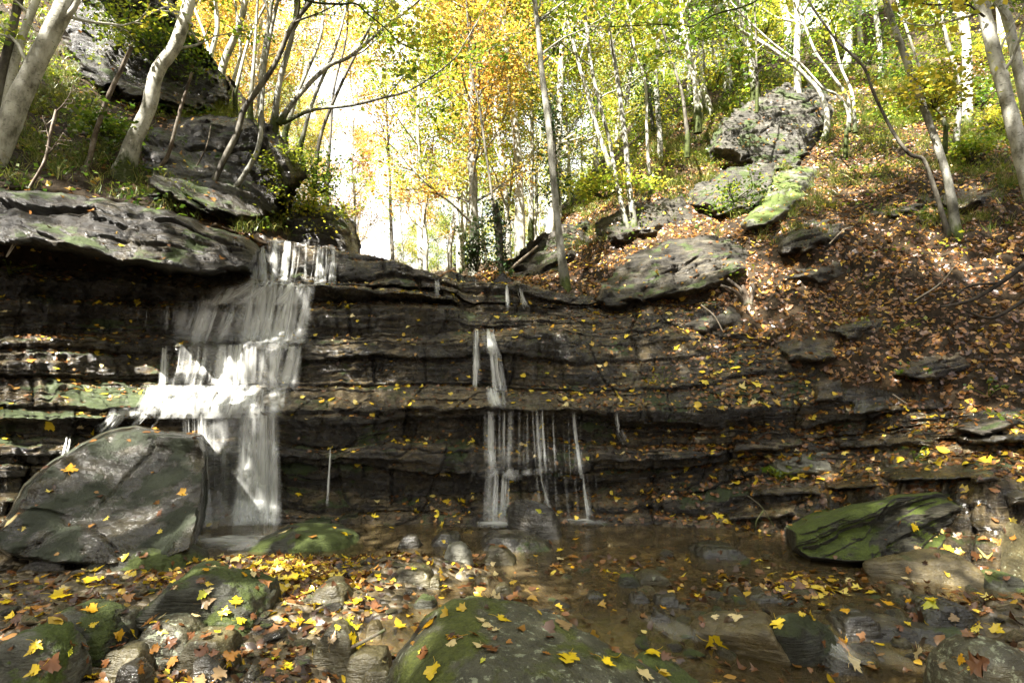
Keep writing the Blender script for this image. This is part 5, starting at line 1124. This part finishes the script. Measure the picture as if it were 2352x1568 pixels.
# stream bed and its stones
def drop(x, y):
    a = rock_bvh.ray_cast(Vector((x, y, 3.)), Vector((0, 0, -1))); b = bed_bvh.ray_cast(Vector((x, y, 3.)), Vector((0, 0, -1)))
    if a[0] and (not b[0] or a[0].z > b[0].z): return a[0], a[1], True
    return (b[0], b[1], False) if b[0] else (None, None, False)
pos, nrm, szs, rns = [], [], [], []
tries = 0
while len(pos) < 3700 and tries < 95000:
    tries += 1
    X = r.uniform(-60, 2412); Y = 1270 + 320 * r.random() ** 1.1
    d0 = depth_on(Y, 0.); p = P(X, Y, d0); den = .10
    if X < 850 and Y > 1290: den = .17
    bar = math.exp(-((X - 620) / 210) ** 2 - ((Y - 1335 - (X - 620) * -.05) / 45) ** 2); den += 1.2 * bar
    dam = math.exp(-((X - 1790 - (Y - 1345) * 1.5) / 160) ** 2 - ((Y - 1345 + (X - 1790) * .08) / 24) ** 2); den += 1.4 * dam
    den += .5 * math.exp(-((X - 1400) / 120) ** 2 - ((Y - 1290) / 18) ** 2) + .45 * math.exp(-((X - 1010) / 140) ** 2 - ((Y - 1270) / 30) ** 2) + .3 * math.exp(-((X - 2100) / 200) ** 2 - ((Y - 1370) / 50) ** 2)
    if r.random() > den: continue
    loc, nn, onrock = drop(p[0], p[1])
    if loc is None or nn.z < .3 and onrock: continue
    if onrock and r.random() > .1: continue
    zz = loc.z; wl = zW(np.float64(p[1]))
    if zz < wl:
        if r.random() < .45: zz = wl + .003; nn = Vector((0, 0, 1))
        elif r.random() < .6: continue
    pos.append((loc.x, loc.y, zz + .006 + .03 * r.random() * (not onrock) * max(bar, dam))); nrm.append(nn[:]); szs.append(float(np.clip(r.normal(.048, .018), .015, .09)))
    y_ = r.random() < .16 + .45 * bar + .22 * dam
    rns.append(r.uniform(.72, 1) if y_ else float(np.clip(.33 + .2 * r.normal(), .02, .8)))
litter('leaf_litter', 'yellow and brown leaves drifted between the stones of the stream', np.array(pos), np.array(nrm), np.array(szs), np.array(rns), r, .35)

tn_ = np.cross(RV[RF[:, 1]] - RV[RF[:, 0]], RV[RF[:, 2]] - RV[RF[:, 0]]); ta_ = np.linalg.norm(tn_, axis=1); tc_ = RV[RF].mean(1); tn_ = tn_ / (ta_[:, None] + 1e-9); tn_[tn_[:, 2] < 0] *= -1
rx_, ry_ = proj(tc_); i5 = pick(tc_, ta_ * (tn_[:, 2] > .45) * (tc_[:, 1] > 5.2) * np.where(rx_ > 1300, 1., .3), 1500)
litter('leaf_litter', 'leaves caught on the tops of the outcrops and slabs', tc_[i5] + tn_[i5] * .01, tn_[i5], r.uniform(.03, .09, 1500), np.clip(.48 + .2 * r.normal(size=1500), .02, .95), r, .3)
# single leaves
def leaf_mesh(col, seed, curl):
    r = np.random.default_rng(seed); LF = LEAF if curl != .55 else np.array([(q[0] * .55, q[1]) for q in LEAF]); LF = LF * (1 + .10 * r.normal(size=LF.shape)); n = len(LF)
    T = np.concatenate([[[0, .3]], [[.0, .62]], LF]); x, y = T[:, 0], T[:, 1] - .4
    z = curl * (x ** 2 * 1.1 + .5 * y ** 2) + r.normal(size=len(T)) * .025 + .22 * r.normal() * x * y
    V = np.stack([x, y, z + .04], -1)
    F = [(0 if i < 5 or i > n - 7 else 1, 2 + i, 2 + (i + 1) % n) for i in range(n)]
    F = F + [(0, 2 + 5, 1), (0, 1, 2 + n - 6)]
    st = crom([(0, -.42, .04), (.05 * r.normal(), -.75, .08), (.15 * r.normal(), -1.1, .12)], 6); tv, tf = tube(st, np.full(6, .014), 4)
    tri = np.concatenate([tf[:, [0, 1, 2]], tf[:, [0, 2, 3]]])
    V, F = join([(V, np.array(F)), (tv, tri)])
    return mesh('fallen_leaf', V, F, FALL[col], smooth=False)
LM = {c: [leaf_mesh(c, i * 7 + j, [.25, -.2, .55, .05][i]) for i in range(4)] for j, c in enumerate(FALL)}
def put_leaf(loc, nn, col, size, label, group=None):
    me = LM[col][int(rng.integers(4))]; o = link('fallen_leaf', me, None, loc)
    q = Vector(nn).normalized(); q = (q + Vector(rng.normal(size=3) * .12)).normalized()
    o.rotation_mode = 'QUATERNION'
    from mathutils import Quaternion
    o.rotation_quaternion = q.to_track_quat('Z', 'Y') @ Quaternion((0, 0, 1), float(rng.uniform(0, 6.28)))
    o.scale = (size,) * 3; return tag(o, label, 'leaf', group)
all_bv = (cliff_bvh, bank_bvh, bed_bvh, rock_bvh)
NAMED = [(1140,1372,'cream',.11,'cream maple leaf with its stalk up on the peak of the foreground boulder'),(988,1432,'golden',.10,'golden leaf on the left shoulder of the foreground boulder'),(1040,1462,'golden',.10,'golden leaf with a long stalk in the middle of the foreground boulder'),(1036,1478,'cream',.08,'pale leaf tucked below the golden leaf on the foreground boulder'),(1102,1425,'cream',.075,'small cream leaf with brown bits high on the foreground boulder'),(1120,1436,'cream',.07,'small whitish leaf near the centre of the foreground boulder'),(1156,1424,'yellow',.10,'yellow spotted leaf high on the foreground boulder'),(1135,1450,'cream',.08,'whitish leaf lying edgewise in the middle of the foreground boulder'),(1098,1485,'cream',.065,'small cream leaf low on the foreground boulder'),(1128,1492,'brown',.11,'curled brown leaf low on the foreground boulder'),(1252,1502,'orange',.06,'small orange leaf low on the right of the foreground boulder'),(1295,1438,'tan',.12,'large tan leaf on the right shoulder of the foreground boulder'),(994,1545,'yellow',.10,'bright yellow leaf at the bottom of the foreground boulder'),(975,1500,'brown',.09,'brown shrivelled leaf on the left flank of the foreground boulder'),(1170,1475,'orange',.04,'tiny orange leaf scrap near the curled brown leaf'),(1460,1498,'orange',.07,'orange leaf on the low dark mossy rock'),(1108,1520,'lime',.05,'small lime leaf low on the foreground boulder'),(1788,1434,'yellow',.10,'yellow leaf on the shaggy mossed rock'),(1647,1480,'yellow',.16,'large yellow maple leaf at the foot of the tan boulder'),(1625,1510,'cream',.14,'large cream leaf below the yellow leaf at the tan boulder'),(1690,1420,'cream',.09,'cream leaf on top of the tan boulder'),(2098,1212,'yellow',.10,'yellow leaf on the face of the long wedge shaped boulder'),(2330,1235,'orange',.07,'orange leaf on the leaning slab at the right'),(2105,1258,'tan',.08,'curled tan leaf on the flat smooth slab'),(1237,1172,'lime',.10,'yellow green leaf on the dark angular boulder'),(28,1195,'cream',.16,'large cream leaf at the left edge of the huge slab boulder'),(418,1132,'golden',.12,'golden leaf on the right part of the huge slab boulder'),(365,1178,'brown',.10,'brownish leaf low on the huge slab boulder'),(160,1075,'golden',.14,'golden leaf on the upper left of the huge slab boulder'),(180,985,'cream',.14,'pale leaf above the huge slab boulder'),(110,980,'yellow',.16,'yellow leaf on the ledge at far left above the boulder'),(215,993,'yellow',.12,'yellow leaf on the wet ledge above the huge slab boulder'),(260,970,'cream',.14,'pale yellow leaf near the left end of the lower lip'),(140,1368,'yellow',.16,'large yellow leaf with green spots in the left foreground'),(20,1375,'cream',.13,'pale leaf at the left edge in the foreground'),(205,1335,'yellow',.12,'yellow leaf standing on the twig at the far left'),(2110,1505,'cream',.12,'pale leaf at the right end of the small rapid'),(1960,1520,'cream',.12,'cream leaf on the round wet stone under the little cascade'),(1940,1478,'golden',.10,'golden leaf caught in the small rapid'),(2250,1525,'brown',.14,'long brown leaf on the lichen spotted boulder'),(2140,1390,'lime',.12,'lime yellow leaf hanging on the dark wedge stone'),(2035,1240,'brown',.05,'small brown leaf scrap on the wedge shaped boulder'),(1405,1335,'yellow',.12,'yellow leaf stuck to the block in the shallow pool'),(790,1225,'yellow',.1,'yellow leaf on the long low rock in the pool'),(650,1222,'cream',.12,'pale leaf on the left end of the long low rock in the pool')]
for X, Y, c, s, lb in NAMED:
    hh = hit(X, Y, all_bv)
    if hh: put_leaf(hh[0] + hh[1].normalized() * .004, hh[1] if hh[1].z > -.2 else -hh[1], c, s * .66, lb)
ZN = [((-10, 850), (1300, 1568), 110, 'on the left gravel bar', .5), ((850, 1350), (1240, 1400), 26, 'on the gravel in mid stream', .6), ((1300, 2352), (1290, 1560), 50, 'among the stones on the right of the stream', .5), ((640, 1500), (640, 1180), 45, 'stuck to the wet ledges between the two cascades', .8), ((0, 400), (560, 960), 14, 'stuck to the ledges left of the main waterfall', .8)]
for (xa, xb), (ya, yb), n, wh, py in ZN:
    k = 0; tr_ = 0
    while k < n and tr_ < 4000:
        tr_ += 1; X = rng.uniform(xa, xb); Y = rng.uniform(ya, yb); hh = hit(X, Y, all_bv)
        if not hh: continue
        nn = hh[1] if hh[1].dot(hh[0] - Vector((0, 0, CAMZ))) < 0 else -hh[1]
        if nn.z < .3: continue
        if 430 < X < 680 and Y < 1260: continue
        loc = hh[0].copy(); wl = float(zW(np.float64(loc.y)))
        if loc.z < wl and loc.y < 7: loc.z = wl + .004; nn = Vector((0, 0, 1))
        c = rng.choice(['yellow', 'golden', 'cream', 'lime'], p=[.55, .2, .18, .07]) if rng.random() < py else rng.choice(['brown', 'orange', 'tan'], p=[.5, .25, .25])
        nm = {'yellow': 'bright yellow', 'golden': 'golden', 'cream': 'pale cream', 'lime': 'yellow green', 'brown': 'dark brown', 'orange': 'orange brown', 'tan': 'tan'}[c]
        put_leaf(loc + nn * .012, nn, c, float(.034 + .04 * rng.random() ** 1.5), f'{nm} maple leaf {wh}', 'fallen maple leaves'); k += 1

# ------------------------------------------------------------------ light
S = norm(np.array([-.42, -.60, .86]))
el = math.asin(S[2]); rot = math.atan2(S[0], S[1])
W = bpy.data.worlds.new('World'); SC.world = W; W.use_nodes = True
nt_ = W.node_tree; bgn = nt_.nodes['Background']
sky = nt_.nodes.new('ShaderNodeTexSky'); sky.sky_type = 'NISHITA'; sky.sun_disc = False
sky.sun_elevation = el; sky.sun_rotation = rot; sky.dust_density = 5; sky.air_density = .8; sky.ozone_density = .4
tc = nt_.nodes.new('ShaderNodeTexCoord'); nz_ = nt_.nodes.new('ShaderNodeTexNoise'); nt_.links.new(tc.outputs['Generated'], nz_.inputs['Vector']); nz_.inputs['Scale'].default_value = 2.6; nz_.inputs['Detail'].default_value = 7
mr = nt_.nodes.new('ShaderNodeMapRange'); nt_.links.new(nz_.outputs['Fac'], mr.inputs[0]); mr.inputs[1].default_value = .3; mr.inputs[2].default_value = .5; mr.inputs[3].default_value = .45; mr.inputs[4].default_value = .95
mxs = nt_.nodes.new('ShaderNodeMix'); mxs.data_type = 'RGBA'; nt_.links.new(mr.outputs[0], mxs.inputs[0]); nt_.links.new(sky.outputs[0], mxs.inputs[6]); mxs.inputs[7].default_value = (2.5, 2.5, 2.55, 1)
nt_.links.new(mxs.outputs[2], bgn.inputs[0]); bgn.inputs[1].default_value = .10
sun = bpy.data.objects.new('sun', bpy.data.lights.new('sun', 'SUN')); COL.objects.link(sun)
sun.data.energy = 5; sun.data.angle = R(.53); sun.data.color = (1, .95, .86)
sun.rotation_euler = Vector((-S).tolist()).to_track_quat('-Z', 'Y').to_euler()
SC.view_settings.view_transform = 'Standard'; SC.view_settings.look = 'None'
SC.view_settings.exposure = 3.3; SC.view_settings.gamma = 1
SC.cycles.max_bounces = 6; SC.cycles.transparent_max_bounces = 24; SC.cycles.diffuse_bounces = 3
